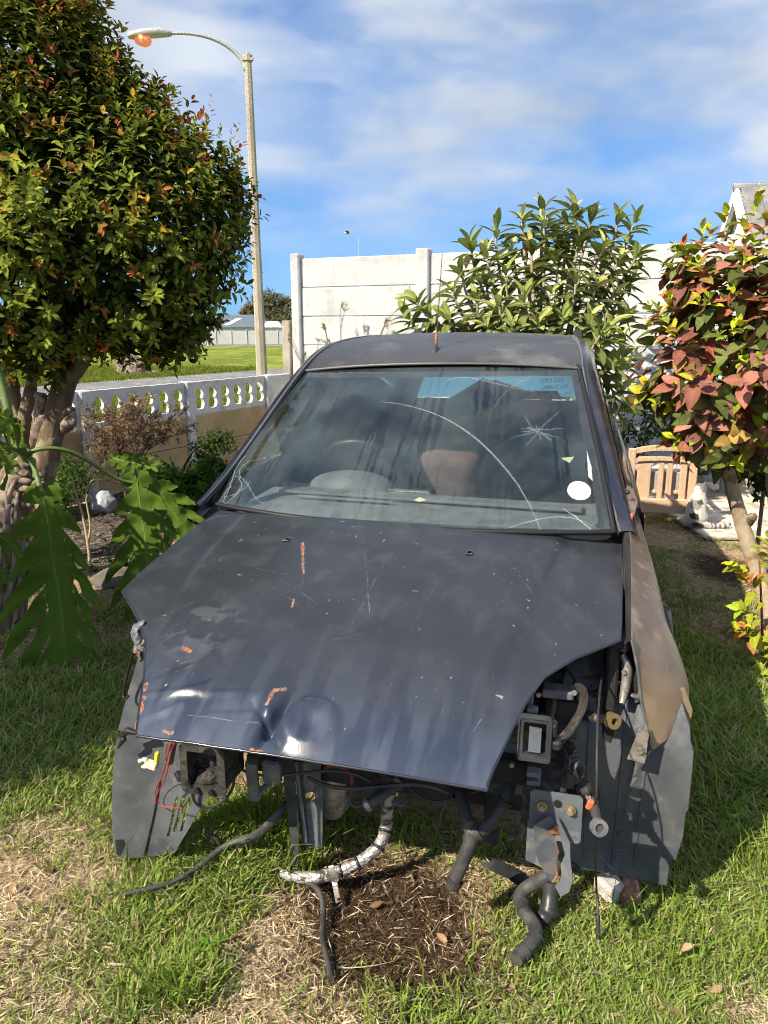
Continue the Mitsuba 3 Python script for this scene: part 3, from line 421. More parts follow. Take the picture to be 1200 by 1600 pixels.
part('hem', tube(np.vstack([HP[::2, 0][::-1], HP[0, ::3], HP[::2, -1]]) - A(0, 0, .002), .0034, 6, raw=True), M['navy'], hood, smooth=True)
part('inner_panel', (v * A(.95, 1, 1) - A(0, -.035, .016), f[:, ::-1]), M['dark'], hood, smooth=True)
for ju, jv in jets: part('jet_slot', tube([(ju + a, jv + b, hood_w(A(ju), A(jv))[0] + .0005) for a, b in ((-.0085, -.016), (.0085, -.016), (.0085, .016), (-.0085, .016), (-.0085, -.016))], .0018, 5, raw=True), M['trim'], hood)

# windscreen
BL, BR, TL, TR = A(-.755, .17, .876), A(.712, .09, .882), A(-.618, .82, 1.345), A(.556, .82, 1.372)
def glass(s, t, lift=0.0):
    s, t = np.asarray(s, float)[..., None], np.asarray(t, float)[..., None]
    P = (BL * (1 - s) + BR * s) * (1 - t) + (TL * (1 - s) + TR * s) * t; b = 1 - (2 * s - 1) ** 2
    return P + b * (A(0, -.15, .0) * (1 - t) + A(0, -.045, .012) * t) + 4 * t * (1 - t) * A(0, -.018, .018) + lift * A(0, -.48, .87)
S, TT = np.meshgrid(np.linspace(0.012, .988, 60), np.linspace(0, .985, 40))
def dirt(p, n, uv):
    wv = 0.006 * (noise(uv.y * 24, uv.x * 30) - .5) + 0.004 * (noise(uv.y * 60, uv.x * 70 + 5) - .5)
    run = noise((uv.x + wv) * 70, uv.y * 1.6) * .6 + noise((uv.x + wv) * 150, uv.y * 4) * .4; streak = smoothstep(.50, .58, run) * smoothstep(.2, .4, fbm(uv.x * 5, uv.y * 3 + 2, 0, 3))
    film = fbm(uv.x * 7 + 1, uv.y * 5, 0, 4)
    return 0.03 + (0.04 + 0.19 * smoothstep(.25, .7, film)) * (1 - .88 * streak) + 0.12 * smoothstep(.05, 0.0, uv.y) + .06 * smoothstep(.78, .9, noise(uv.x * 330, uv.y * 200)) * film
mat('glass', {'type': 'blendbsdf', 'weight': proc(dirt), 'a': {'type': 'thindielectric', 'int_ior': 1.52}, 'b': pr((0.105, 0.155, 0.175), 0.9)})  # dirt film; reflected sky is painted in as its blue tint
ws_ = part('windscreen', grid(glass(S, TT)), M['glass'], smooth=True, uv=np.stack([S, TT], -1).reshape(-1, 2), label='cracked and dusty windscreen')
e = np.linspace(0, 1, 30)
part('seal', tube(np.vstack([glass(0 * e + .006, 1 - e), glass(e * .98 + .01, 0 * e + .004), glass(0 * e + .994, e)]), .009, 6, raw=True), M['seal'], ws_, smooth=True)
tb = glass(np.stack([e, e]), np.stack([0 * e + .925 - .02 * (1 - (2 * e - 1) ** 2), 0 * e + 1.0]), -.004)
part('shade_band', grid(tb), M['seal'], ws_, label='black band along the top of the windscreen')
for s0, s1 in ((0.0, .032), (.965, 1.0)): part('edge_band', grid(glass(np.stack([0 * e + s0, 0 * e + s1], 1), np.stack([e, e], 1), -.004)), M['seal'], ws_)
def crack(st, r=.0008, n=30, jag=.0):
    q = spline(st, n); r *= .6; q[1:-1] += jag * .5 * np.random.default_rng(len(st) + int(abs(1e4 * st[0][0]))).normal(size=q[1:-1].shape); part('crack', tube(glass(q[:, 0], q[:, 1], .0005), [r * .5, r, r * .8, r * .4], 4, raw=True), M['crack'], ws_)
crack([A(0.375, 0.7046), A(0.515, 0.6528), A(0.6285, 0.5511), A(0.7133, 0.4199), A(0.7796, 0.2663), A(0.8198, 0.1257), A(0.8409, 0.0098)], .0016, 40, .0006)
crk = np.random.default_rng(5); c0 = A(*A(0.8433, 0.5304))
for k in range(13):
    a = 2 * np.pi * k / 13 + crk.uniform(-.2, .2); l = crk.uniform(.02, .085) * (1.5 if k in (2, 5, 11) else 1); crack([c0 + crk.normal(size=2) * .006, c0 + l * .5 * A(math.cos(a), 1.3 * math.sin(a)) + crk.normal(size=2) * .003, c0 + l * A(math.cos(a) * 1.0, 1.3 * math.sin(a))], .0009, 12, .0012)
crack([A(-0.0133, 0.9072), A(-0.0288, 0.8132), A(0.0046, 0.6383)], .0011, 14, .001); crack([A(0.0261, 0.3043), A(0.022, 0.1956), A(0.0348, 0.1197), A(0.037, 0.0148)], .0013, 20, .002); crack([A(0.0485, 0.2666), A(0.0444, 0.1848), A(0.0726, 0.1143), A(0.0534, 0.0126), A(0.0381, -0.0213)], .0011, 20, .003); crack([A(0.0311, 0.1697), A(0.0773, 0.1535), A(0.131, 0.0779), A(0.167, 0.0519)], .0010, 16, .002); crack([A(0.0397, 0.0527), A(0.0736, 0.0847), A(0.0936, 0.1573)], .0009, 12, .002); crack([A(0.0414, 0.1138), A(0.0426, 0.0313), A(0.0719, -0.0032), A(0.1106, 0.0226)], .0009, 12, .002)  # first stroke: reflection line along the upper left edge, drawn as pale geometry
crack([A(0.7733, 0.022), A(0.8353, 0.061), A(0.8907, 0.0731), A(0.9496, 0.0317)], .0014, 20, .001); crack([A(0.8926, 0.1116), A(0.9244, 0.0612), A(0.9516, 0.0032)], .0020, 12, .002); crack([A(0.4919, 0.1638), A(0.5383, 0.1754), A(0.589, 0.1676)], .0009, 12, .001); crack([A(0.5518, 0.8416), A(0.6096, 0.8926), A(0.7156, 0.8529), A(0.8443, 0.7881)], .0008, 20, .001); crack([A(0.7226, 0.6585), A(0.7764, 0.8197), A(0.8368, 0.8959)], .0007, 14, .002); crack([A(0.3037, 1.5185), A(-0.0856, 1.0248), A(-0.0687, 0.7918)], .0008, 14, .001) if 0 else None
dc = A(*A(0.9331, 0.1978))
an = np.linspace(0, 2 * np.pi, 40, endpoint=False); ring = np.stack([dc[0] + .0265 * np.cos(an), dc[1] + .046 * np.sin(an)], 1)
part('licence_disc', solid(sheet(ring, lambda q: glass(q[:, 0], q[:, 1], .0022), .02), .002), M['white'], ws_, label='round white licence disc on the windscreen')
def scrap(poly, m, nm='paper_scrap'): part(nm, sheet(poly, lambda q: glass(q[:, 0], q[:, 1], .0015), .02), m, ws_)
scrap([A(0.8992, 0.368), A(0.9326, 0.3755), A(0.9195, 0.3403)], M['paper']); scrap([A(0.5524, 0.1325), A(0.566, 0.1496), A(0.5842, 0.1358), A(0.567, 0.1247)], M['paper']); scrap([A(0.9667, 0.4081), A(0.9704, 0.3198), A(0.9674, 0.2459), A(0.9588, 0.2691)], M['crack'])

# roof, rails and pillars
RV, RW, RH, RC = [.80, .90, 1.0, 1.15, 1.4, 1.75, 2.2, 2.6, 2.95], [1.368, 1.415, 1.442, 1.468, 1.490, 1.503, 1.495, 1.455, 1.39], [.592, .583, .575, .560, .530, .505, .485, .47, .45], [-.030, -.029, -.028, -.026, -.022, -.018, -.014, -.01, -.01]
rw, rh, rc = PchipInterpolator(RV, RW), PchipInterpolator(RV, RH), PchipInterpolator(RV, RC)
def roof(x, v):
    fr = np.clip((1.1 - v) / .3, 0, 1); vv = v - .05 * (1 - x ** 2) * fr
    return np.stack([rc(v) + rh(v) * x, vv, rw(v) + .012 * (1 - x ** 2) * fr - .016 * np.abs(x) ** 2.5 + .013 * x * fr], -1)
XX, VV = np.meshgrid(np.linspace(-1, 1, 70), np.linspace(.805, 2.74, 90)); RP = roof(XX, VV); RP[..., 2] += .004 * nz(RP, 3, 5, 2)
rf_ = part('roof', grid(RP), M['roof_paint'], smooth=True, label='dusty dark grey roof')
part('front_lip', tube(roof(np.linspace(-1, 1, 40), np.full(40, .803)) - A(0, .002, .004), .006, 6, raw=True), M['trim'], rf_, smooth=True)
part('inner_roof', (grid(RP)[0] - A(0, 0, .03), grid(RP)[1][:, ::-1]), M['dark'], rf_, smooth=True)
for sx in (-1, 1):
    vv = np.linspace(.82, 2.72, 40); part('gutter', tube(roof(np.full(40, sx * 1.004), vv) + A(sx * .004, 0, -.002), .005, 6, raw=True), M['trim'], rf_, smooth=True)
def side(sx):
    m = (lambda q: q) if sx > 0 else (lambda q: q * A(-1, 1, 1) + A(-.03, 0, 0))
    inn = A((.716, .08, .885), (.632, .45, 1.118), (.558, .82, 1.368), (.552, 1.15, 1.452), (.542, 1.6, 1.478), (.520, 2.2, 1.475), (.485, 2.9, 1.375)).reshape(-1, 3) if 0 else np.array([(.716, .08, .885), (.632, .45, 1.118), (.562, .82, 1.362), (.536, 1.15, 1.450), (.504, 1.6, 1.478), (.474, 2.2, 1.472), (.445, 2.9, 1.37)])
    out = np.array([(.768, .0, .895), (.715, .42, 1.045), (.641, .82, 1.285), (.607, 1.15, 1.385), (.600, 1.6, 1.415), (.588, 2.2, 1.40), (.56, 2.9, 1.30)])
    if sx < 0: out = inn + (out - inn) * np.array([.10, .4, .8, 1, 1, 1, 1])[:, None]
    low = out + A(.018, .02, -.035)
    n = 50; a, c, l = spline(inn, n), spline(out, n), spline(low, n); mid = (a + c) / 2 + A(.012, -.006, .014)
    rows = np.stack([a - A(0, 0, .012), a, a * .7 + mid * .3 + A(0, 0, .004), mid, c, l, l - A(.02, -.01, .01)], 1)
    part('pillar', grid(m(rows)), M['navy'], smooth=True, label='glossy dark blue roof pillar')
    part('pillar_trim', tube(m(a + A(.006, 0, .004)), .005, 6, raw=True), M['trim'], smooth=True)
    vv = np.linspace(.30 if sx > 0 else .50, 2.95, 50); q = (vv + .02) / 2.97
    belt = np.stack([.792 - .02 * q ** 3 * 4 * .5, vv, .915 + .045 * q], 1)
    win = np.stack([l - A(.012, 0, 0), np.stack([np.maximum(belt[:, 0] - .01, .6), np.maximum(vv, .1), belt[:, 2]], 1)], 1)
    if sx > 0: part('side_window', grid(m(win)), M['tint'], smooth=True, label='dark side window')
    else:
        part('front_side_window', grid(m(win[:13])), M['side_glass'], smooth=True, label='clear front side window'); part('rear_side_window', grid(m(win[12:])), M['tint'], smooth=True); part('door_pillar', beam(m(win[12, 0]), m(win[12, 1]), .10, .04, (-1, 0, 0)), M['dark'])
    rows = [belt - A(.02, 0, -.004), belt, belt + A(.012, 0, -.022), belt + A(.016, 0, -.09)]
    part('waist_trim', grid(m(np.stack(rows, 1))), M['navy'], smooth=True)
    b0 = belt + A(.016, 0, -.09); body = [b0, b0 + A(.004, 0, -.03), b0 + A(.018, 0, -.15), b0 + A(.022, 0, -.3), b0 + A(.0, 0, -.50), b0 + A(-.03, 0, -.62)]
    part('door', grid(m(np.stack(body, 1))), M['bronze'] if sx > 0 else M['navy'], smooth=True, label='dusty bronze side of the car' if sx > 0 else None)
side(1); side(-1)
part('pillar_bolt', man(manifold3d.Manifold.sphere(.008, 12).translate((.742, .24, .985))), M['seal'])
ab = A(-.045, .885, 1.415)
ant = part('antenna', tube([ab + A(0, .02, .02), ab + A(-.012, .14, .22), ab + A(-.028, .28, .43)], [.0028, .0022, .0016], 6, 14), M['black_cable'], smooth=True)
part('antenna_coil', tube([ab + A(0, .02, .03), ab + A(-.003, .05, .085)], .0055, 8, 4), M['rust'], ant, smooth=True)
part('antenna_base', man(manifold3d.Manifold.batch_hull([manifold3d.Manifold.sphere(r, 14).scale((1, 1.5, 1)).translate(c) for r, c in ((.021, ab), (.010, ab + A(0, .02, .032)))])), M['rubber'], ant, smooth=True)

# inside
part('dashboard', grid(np.stack([np.stack([np.linspace(-.68, .66, 24), np.full(24, vv) - .10 * (1 - np.linspace(-1, 1, 24) ** 2), np.full(24, w)], -1) for vv, w in ((.17, .83), (.30, .845), (.45, .855), (.60, .86), (.68, .85), (.74, .80), (.76, .60))])), M['dash'], smooth=True, label='dusty grey dashboard top')
part('dash_shelf', cat(beam((-.60, .52, .872), (.60, .46, .872), .10, .012), beam((-.60, .62, .872), (.0, .60, .872), .03, .012), beam((-.5, .42, .868), (-.1, .40, .868), .02, .01)), M['dash'])
v, f = man(manifold3d.Manifold.sphere(1, 32).scale((.19, .10, .075)).translate((-.34, .64, .865)).trim_by_plane((0, 0, 1), .84)); part('instrument_cowl', (v, f), M['dash'], smooth=True)
th_ = np.linspace(0, 2 * np.pi, 40); R_ = frame((0, .8, .55)); part('steering_wheel', tube((np.c_[.185 * np.cos(th_), .185 * np.sin(th_), 0 * th_]) @ R_.T + A(-.34, .80, .90), .014, 8, raw=True), M['seal'], smooth=True)
for u0, m_ in ((-.36, 'seat'), (.34, 'seat')):
    st_ = part('seat', cat(man(manifold3d.Manifold.batch_hull([manifold3d.Manifold.sphere(.06, 14).translate((u0 + a, b_, c_)) for a in (-.19, .19) for b_, c_ in ((.95, .5), (1.35, .48), (1.3, .58))])), man(manifold3d.Manifold.batch_hull([manifold3d.Manifold.sphere(.06, 14).translate((u0 + a * k, b_, c_)) for a in (-.19, .19) for b_, c_, k in ((1.32, .58, 1), (1.50, .96, .85))]))), M[m_], smooth=True)
    part('headrest', man(manifold3d.Manifold.batch_hull([manifold3d.Manifold.sphere(.045, 14).translate((u0 + a, 1.53, c_)) for a in (-.09, .09) for c_ in (1.04, 1.12)])), M['dark'], st_, smooth=True)
part('rear_bench', cat(rbox((1.2, .16, .55), (0, 2.15, .78), .05), rbox((1.2, .5, .16), (0, 1.9, .5), .05)), M['seat'])
part('glow_stand_in', man(manifold3d.Manifold.batch_hull([manifold3d.Manifold.sphere(r, 16).translate(c) for r, c in ((.09, (-.06, 1.12, .93)), (.11, (.06, 1.14, .94)), (.06, (.12, 1.10, 1.00)), (.045, (-.05, 1.09, .99)), (.07, (.02, 1.2, .7)))])), M['warm_glow_tone'], smooth=True, label='pinkish mass added between the seats as a stand-in for a warm windscreen reflection')  # added shape and tone standing in for the warm reflection on the windscreen
part('floor', rbox((1.5, 2.6, .04), (0, 1.55, .22), .01), M['dark']); part('bulkhead', rbox((1.42, .05, .62), (0, .13, .54), .01), M['dark'])
tail = [[(u, 2.92, w) for u in np.linspace(-.74, .74, 8)] for w in (.2, .55, 1.06)] ; part('tailgate', grid(np.array(tail)), M['navy'])
rq = np.array([A(-0.6592, 2.86, 1.2505), A(0.4505, 2.86, 1.2638), A(0.5174, 2.86, 1.0826), A(-0.6764, 2.86, 1.0572)])
def rwin(a, b, lift=0): a, b = np.asarray(a)[..., None], np.asarray(b)[..., None]; return (rq[3] * (1 - a) + rq[2] * a) * (1 - b) + (rq[0] * (1 - a) + rq[1] * a) * b + (b - .5) * A(0, -.20, 0) - A(0, lift, 0)
aa, bb = np.meshgrid(np.linspace(0, 1, 30), np.linspace(0, 1, 12))
rwn = part('rear_window', grid(rwin(aa, bb) + A(0, .004, 0) * nz(rwin(aa, bb), 8)[..., None]), M['film'], smooth=True, label='rear window lined with bright blue plastic film')
part('dark_peak', sheet([(.24, -.1), (.30, .05), (.50, .74), (.53, .62), (.57, .66), (.73, .26), (.90, .24), (.91, .02), (.95, -.1)], lambda q: rwin(q[:, 0], q[:, 1], .012), .05), M['seat'], rwn, label='dark peaked shape across the blue film')  # flat dark shape with a peak, laid against the blue film
part('rear_frame', cat(*[beam(rwin(*a, -.02), rwin(*b, -.02), .04, .03) for a, b in (((-.05, 1.08), (1.05, 1.08)), ((-.03, 0), (-.03, 1.1)), ((1.03, 0), (1.03, 1.1)))]), M['dark'], rwn)
tx = meshkit.text_mesh('OCT UMO', .028, .001); tv = tx.vertices * A(-1, 1, 1)
for txt, a, b in (('BELVED', .96, .62), ('BCTUNG', .97, .38), ('3C', .97, .10)):
    tx = meshkit.text_mesh(txt, .030, .001); q = tx.vertices; o = rwin(A(a), A(b), .014)[0]; part('writing', (o + np.c_[-q[:, 0], 0 * q[:, 1] - q[:, 2], q[:, 1] * 1.0 + q[:, 0] * -.12], tx.faces[:, ::-1]), M['ink'], rwn)
part('quarter_panel', cat(rbox((.12, .9, .05), (-.58, 2.6, 1.0), .02), rbox((.12, .9, .05), (.58, 2.6, 1.0), .02)), M['dark'])
for sx in (-1, 1): part('rear_pillar', beam((sx * .58, 2.3, .93), (sx * .5, 2.75, 1.42), .30, .05, (sx, 0, 0)), M['dark'])

# front end of the car: right of the picture
fr = {.25: ((.742, .925), (.775, .902), (.800, .82), (.81, .48)), .10: ((.746, .905), (.785, .875), (.815, .78), (.825, .46)), -.1: ((.746, .875), (.796, .838), (.838, .73), (.852, .44)), -.3: ((.742, .828), (.800, .785), (.862, .68), (.885, .44)), -.42: ((.740, .788), (.800, .735), (.872, .63), (.887, .50)), -.515: ((.738, .765), (.760, .685), (.782, .58), (.806, .475))}
vk = np.array(sorted(fr)); pts = np.array([fr[k] for k in vk]); cs = CubicSpline(vk, pts, axis=0)
vv = np.linspace(-.515, .25, 60); q = cs(vv); tt = np.linspace(0, 3, 40)
FP = np.array([np.c_[CubicSpline(range(4), r[:, 0])(tt), np.full(40, v0), CubicSpline(range(4), r[:, 1])(tt)] for r, v0 in zip(q, vv)]); FP[..., 0] += .012 * nz(FP, 7, 3, 2) * np.clip(tt / 1.0, 0, 1); FP[..., 1] += .01 * nz(FP, 11, 4, 2)
fen = part('fender', solid(grid(FP), -.003), M['bronze'], smooth=40, label='dusty bronze front fender, bent outwards')
part('fender_tip', solid(sheet([(0, 0), (.012, .10), (.0, .19), (-.018, .21), (-.03, .16), (-.025, .05), (-.03, 0)], lambda q: np.c_[.765 + q[:, 0], .17 + q[:, 1] * .9, .922 + q[:, 1] * .30], .03), .003), M['bronze'], fen)
part('fender_rim', tube(FP[0, ::3] + A(0, -.002, 0), .004, 6, raw=True), M['grey_paint'], fen, smooth=True)
part('fender_flange', grid(np.stack([FP[:, 0], FP[:, 0] + A(-.012, 0, -.012), FP[:, 0] + A(-.014, 0, -.06)], 1)), M['dark'], fen, smooth=True)
part('fender_chip', man(hull_chain([(.757, .17, .925), (.752, .13, .915)], [.006, .004])), M['orange_tag'], fen)
# wheel-arch liner, right
def lin(cu): return lambda q: np.c_[q[:, 0], -.515 + 1.9 * np.clip(q[:, 1] - .40, 0, 1) ** 2 + .05 * np.sin((q[:, 0] - .6) * 9) * .4 + .022 * nz(np.c_[q, q[:, 0] * 0], 6, cu, 3) - .010 * np.clip(1 - np.abs(q[:, 0] - .76 - .15 * (q[:, 1] - .3)) / .012, 0, 1), q[:, 1]]
lp = [(.60, .70), (.70, .72), (.80, .72), (.86, .62), (.895, .53), (.897, .50), (.906, .475), (.905, .32), (.900, .31), (.899, .24), (.888, .17), (.874, .165), (.873, .088), (.78, .085), (.74, .088), (.66, .095), (.585, .15), (.56, .30), (.56, .5)]
hol = [Polygon([(x, .24), (x + .012, .24), (x + .016, .34), (x + .004, .34)]) for x in (.625, .65, .675)] + [Polygon([(.835, .50), (.85, .50), (.85, .515), (.835, .515)]), Polygon([(.808, .47), (.816, .47), (.812, .495), (.806, .49)])]
lpoly = Polygon(lp).difference(shapely.union_all(hol))
linr = part('wheel_liner', solid(sheet(lpoly, lin(3), .03), -.003), M['liner'], smooth=30, label='grey plastic wheel-arch liner at the bronze fender side')
for x0, x1 in ((.735, .742), (.66, .65), (.79, .80)): part('rib', tube(lin(3)(np.c_[np.linspace(x0, x1, 24), np.linspace(.12, .6, 24)]) - A(0, .003, 0), .004, 5, raw=True), M['liner'], linr, smooth=True)
part('arch_tab', solid(sheet([(.83, .52), (.90, .50), (.905, .56), (.88, .62), (.84, .60)], lambda q: np.c_[q[:, 0], -.44 + 0 * q[:, 0], q[:, 1]], .03), .003), M['bronze'], linr)
part('arch_top', grid(np.stack([np.stack([np.linspace(.55, .86, 12), np.full(12, a), np.full(12, b)], -1) for a, b in ((-.33, .70), (-.2, .735), (0, .70), (.1, .6), (.12, .3))])), M['black_plastic'], linr, smooth=True)
# engine bay: everything in the shade under the hood
part('inner_wing', cat(rbox((.03, .75, .28), (.70, -.12, .60), .006), rbox((.055, .8, .02), (.71, -.10, .740), .004)), M['dark']); part('inner_wing', rbox((.03, .7, .28), (-.56, -.10, .58), .006), M['dark'])
part('engine', cat(rbox((.52, .34, .30), (.02, -.30, .50), .03), rbox((.30, .22, .18), (-.02, -.28, .70), .03), tube([(-.2, -.5, .55), (.22, -.5, .55)], .05, 12, 4), tube([(.18, -.49, .48), (.18, -.42, .48)], .07, 16, 3)), M['grime'], smooth=30)
part('cross_beam', cat(rbox((.95, .07, .07), A(0.1828, -0.52, 0.2988), .01), rbox((.22, .06, .06), A(0.4696, -0.62, 0.4332), .008)), M['dark'])
part('radiator_frame', cat(rbox((1.0, .03, .05), (.05, -.60, .56), .006), rbox((.04, .03, .40), (.42, -.58, .38), .006)), M['dark'])
for sx, u0 in ((-1, -.33), (1, .555)): part('chassis_rail', rbox((.10, .75, .12), (u0, -.38, .40 if sx < 0 else .42), .01), M['grime'])
# open end of the left rail, full of soil
bx_ = Polygon([(-.045, -.045), (.045, -.045), (.045, .06), (-.045, .06)]).buffer(.010); ib = Polygon([(-.036, -.030), (.036, -.030), (.036, .052), (-.036, .052)]).buffer(.006)
rb = A(-0.293, -0.8, 0.406); FX = np.array([[1, 0, 0], [0, 0, 1], [0, -1, 0]], float)
rbx = part('rail_end', extrude(bx_.difference(ib), .12, lambda v: np.c_[v[:, 0], v[:, 2], v[:, 1]] + rb)[::1] if 0 else (lambda m: (np.c_[m[0][:, 0], m[0][:, 2], m[0][:, 1]] + rb, m[1][:, ::-1]))(extrude(bx_.difference(ib), .12)), M['grime'], label='open square end of the chassis rail')
v, f = man(manifold3d.Manifold.sphere(1, 24).scale((.042, .06, .018)).refine(2)); part('packed_soil', (v + .03 * np.stack([nz(v, 50, i) for i in (1, 2, 3)], -1) + rb + A(0, .06, -.03), f), M['grime'], rbx)
part('rail_flange', (lambda m: (np.c_[m[0][:, 0], m[0][:, 2], m[0][:, 1]] + rb - A(0, .006, 0), m[1][:, ::-1]))(extrude(bx_.buffer(.008).difference(ib), .006)), M['grime'], rbx)
for du, dw in ((-.015, -.047), (.025, -.046), (-.04, -.03)): part('rail_bolt', man(manifold3d.Manifold.cylinder(.01, .007, .007, 10).rotate((90, 0, 0)).translate(tuple(rb + A(du, -.006, dw)))), M['seal'], rbx)
part('bracket_left', cat(beam(A(-0.1984, -0.72, 0.4051), A(-0.2018, -0.7, 0.2784), .03, .02), rbox((.05, .03, .07), A(-0.1575, -0.68, 0.3597), .008), beam(A(-0.1677, -0.66, 0.3132), A(-0.2065, -0.66, 0.2814), .03, .012)), M['grey_paint'])
# radiator side plate standing on the grass
def strip2(pp, m, nm, par=None, t=.004, **k): return part(nm, solid(grid(np.array(pp)), t), m, par, **k)
sp = strip2([[A(-0.1536, -0.62, 0.3927), A(-0.1163, -0.63, 0.3847)], [A(-0.146, -0.62, 0.2764), A(-0.1099, -0.63, 0.2788)], [A(-0.1363, -0.62, 0.1577), A(-0.1036, -0.63, 0.1665)], [A(-0.1304, -0.62, 0.0313), A(-0.1067, -0.63, 0.0477)]], M['black_plastic'], 'side_plate', label='black and grey radiator side plate reaching down to the grass')
pl = Polygon([(0, 0), (.055, -.012), (.062, .26), (.0, .26)]); hp_ = Point(.026, .155).buffer(.0145)
o_ = A(-0.1095, -0.6, 0.0872)
def chan(v): return np.c_[o_[0] + v[:, 0] - .006 * (v[:, 1] > .2), o_[1] + v[:, 2] + .014 * np.clip((v[:, 0] - .02) * 40, 0, 1) - .010 * np.exp(-((v[:, 0] - .045) / .006) ** 2), o_[2] + v[:, 1]]
m_ = trimesh.creation.extrude_polygon(pl.difference(hp_), .003, engine='earcut'); vv_, ff_ = trimesh.remesh.subdivide_to_size(m_.vertices, m_.faces, .012, 12)
part('channel', (chan(vv_), ff_), M['grey_paint'], sp, smooth=30); part('channel_edge', beam(A(-0.1135, -0.62, 0.3601), A(-0.0938, -0.61, 0.1056), .012, .012), M['grey_paint'], sp)
# alternator lump, metal with a red cap
al = part('alternator', (lambda m: (m[0] + .006 * nz(m[0], 40, 2)[:, None], m[1]))(man(manifold3d.Manifold.batch_hull([manifold3d.Manifold.sphere(r, 24).translate(tuple(c)) for r, c in ((.05, A(-0.0452, -0.5, 0.2495)), (.05, A(-0.0561, -0.46, 0.1599)), (.035, A(-0.0507, -0.5, 0.1507)))]))), M['steel'], smooth=True)
part('red_cap', tube([A(-0.0563, -0.56, 0.3042), A(-0.0147, -0.57, 0.3346), A(0.019, -0.56, 0.3162), A(0.021, -0.55, 0.2707)], .006, 8), M['red'], al, smooth=True)
# hoses, pipes and cables
def hose(nm, pts, r, m, n=None, sides=12, par=None, **k): return part(nm, tube(pts, r, sides, n), m, par, smooth=40, **k)
hz = hose('hose', [A(0.4717, -0.55, 0.4106), A(0.4633, -0.62, 0.3871), A(0.4532, -0.66, 0.3439), A(0.4251, -0.68, 0.3052), A(0.3839, -0.69, 0.2772)], [.018, .018, .017, .017], M['rubber'], label='forked black radiator hose hanging under the hood')
hose('hose_leg', [A(0.3266, -0.55, 0.3404), A(0.3455, -0.62, 0.3212), A(0.3673, -0.67, 0.2988), A(0.3839, -0.69, 0.2772)], .0165, M['rubber'], par=hz); hose('hose_tail', [A(0.3838, -0.69, 0.2827), A(0.3737, -0.7, 0.2329), A(0.3555, -0.71, 0.1813), A(0.3403, -0.72, 0.1337)], [.018, .0175, .0175, .0165], M['rubber'], par=hz)
for a, b in ((A(0.4061, -0.69, 0.2904), A(0.3935, -0.69, 0.2808)), (A(0.3697, -0.675, 0.299), A(0.3773, -0.68, 0.2892)), (A(0.3825, -0.69, 0.2715), A(0.3796, -0.69, 0.2563))): part('hose_collar', tube([a, b], .0205, 12, 3), M['rubber'], hz, smooth=40)
pp = hose('foil_pipe', [A(0.1561, -0.6017, 0.3), A(0.1386, -0.589, 0.25), A(0.1311, -0.581, 0.18), A(0.118, -0.5933, 0.13), A(0.0893, -0.6151, 0.1), A(0.0461, -0.6365, 0.075), A(-0.0126, -0.6605, 0.055), A(-0.0872, -0.6715, 0.04), A(-0.1477, -0.6624, 0.035)], [.010, .012, .016, .016, .017, .0165, .016, .016, .011], M['foil'], 60, 14, label='silver foil-wrapped pipe curving down to the ground')
rr = np.random.default_rng(4); v_, f_ = tube([A(0.1386, -0.589, 0.25), A(0.1311, -0.581, 0.18), A(0.118, -0.5933, 0.13), A(0.0893, -0.6151, 0.1), A(0.0461, -0.6365, 0.075), A(-0.0126, -0.6605, 0.055), A(-0.0872, -0.6715, 0.04)], .0165, 18, 70); v_ = v_ + .006 * np.stack([nz(v_, 70, i) for i in (1, 2, 3)], -1); part('foil_wrap', (v_, f_), M['foil'], pp, smooth=25)
for a, b in ((A(0.1284, -0.5846, 0.17), A(0.1278, -0.5891, 0.165)), (A(0.1157, -0.5981, 0.125), A(0.1133, -0.603, 0.12)), (A(0.0657, -0.6284, 0.085), A(0.0597, -0.6328, 0.083)), (A(0.0235, -0.6467, 0.066), A(0.0188, -0.6493, 0.065))): part('pipe_clip', tube([a, b], .0185, 12, 3), M['black_cable'], pp, smooth=True)
part('pipe_strap', cat(beam(A(-0.0081, -0.6456, 0.075), A(0.0131, -0.6721, 0.035), .016, .004, (0, -1, .6)), beam(A(0.0131, -0.6721, 0.035), A(0.0354, -0.7126, 0.02), .016, .004, (0, -1, .6)), tube([A(0.0081, -0.6719, 0.07), A(0.0079, -0.6824, 0.066)], .019, 12, 3)), M['steel'], pp, label='pale metal strap with a hole')
part('strap_bolt', man(manifold3d.Manifold.sphere(.0045, 10).translate(tuple(A(*A(0.0344, -0.7092, 0.027))))), M['seal'], pp)
part('pipe_bracket', beam(A(0.1387, -0.5897, 0.27), A(0.1878, -0.6006, 0.27), .02, .004, (0, -.5, 1)), M['grey_paint'], pp)
hs2 = hose('short_hose', [A(0.1767, -0.6, 0.3273), A(0.1415, -0.64, 0.3179), A(0.112, -0.66, 0.2992), A(0.0959, -0.665, 0.2882)], .0155, M['rubber'])
for a, b in ((A(0.1749, -0.6, 0.3328), A(0.1652, -0.61, 0.3259)), (A(0.1091, -0.662, 0.298), A(0.098, -0.666, 0.2911))): part('hose_clamp', tube([a, b], .0178, 14, 3, cap=False), M['steel'], hs2, smooth=40)
hose('thin_hose', [A(-0.0644, -0.6825, 0.035), A(-0.0301, -0.7003, 0.04), A(-0.0052, -0.7297, 0.035), A(0.017, -0.7831, 0.025), A(0.0351, -0.8396, 0.02), A(0.0673, -0.8981, 0.018), A(0.0948, -0.9499, 0.018)], .0075, M['rubber'], label='thin black hose snaking over the damp patch')
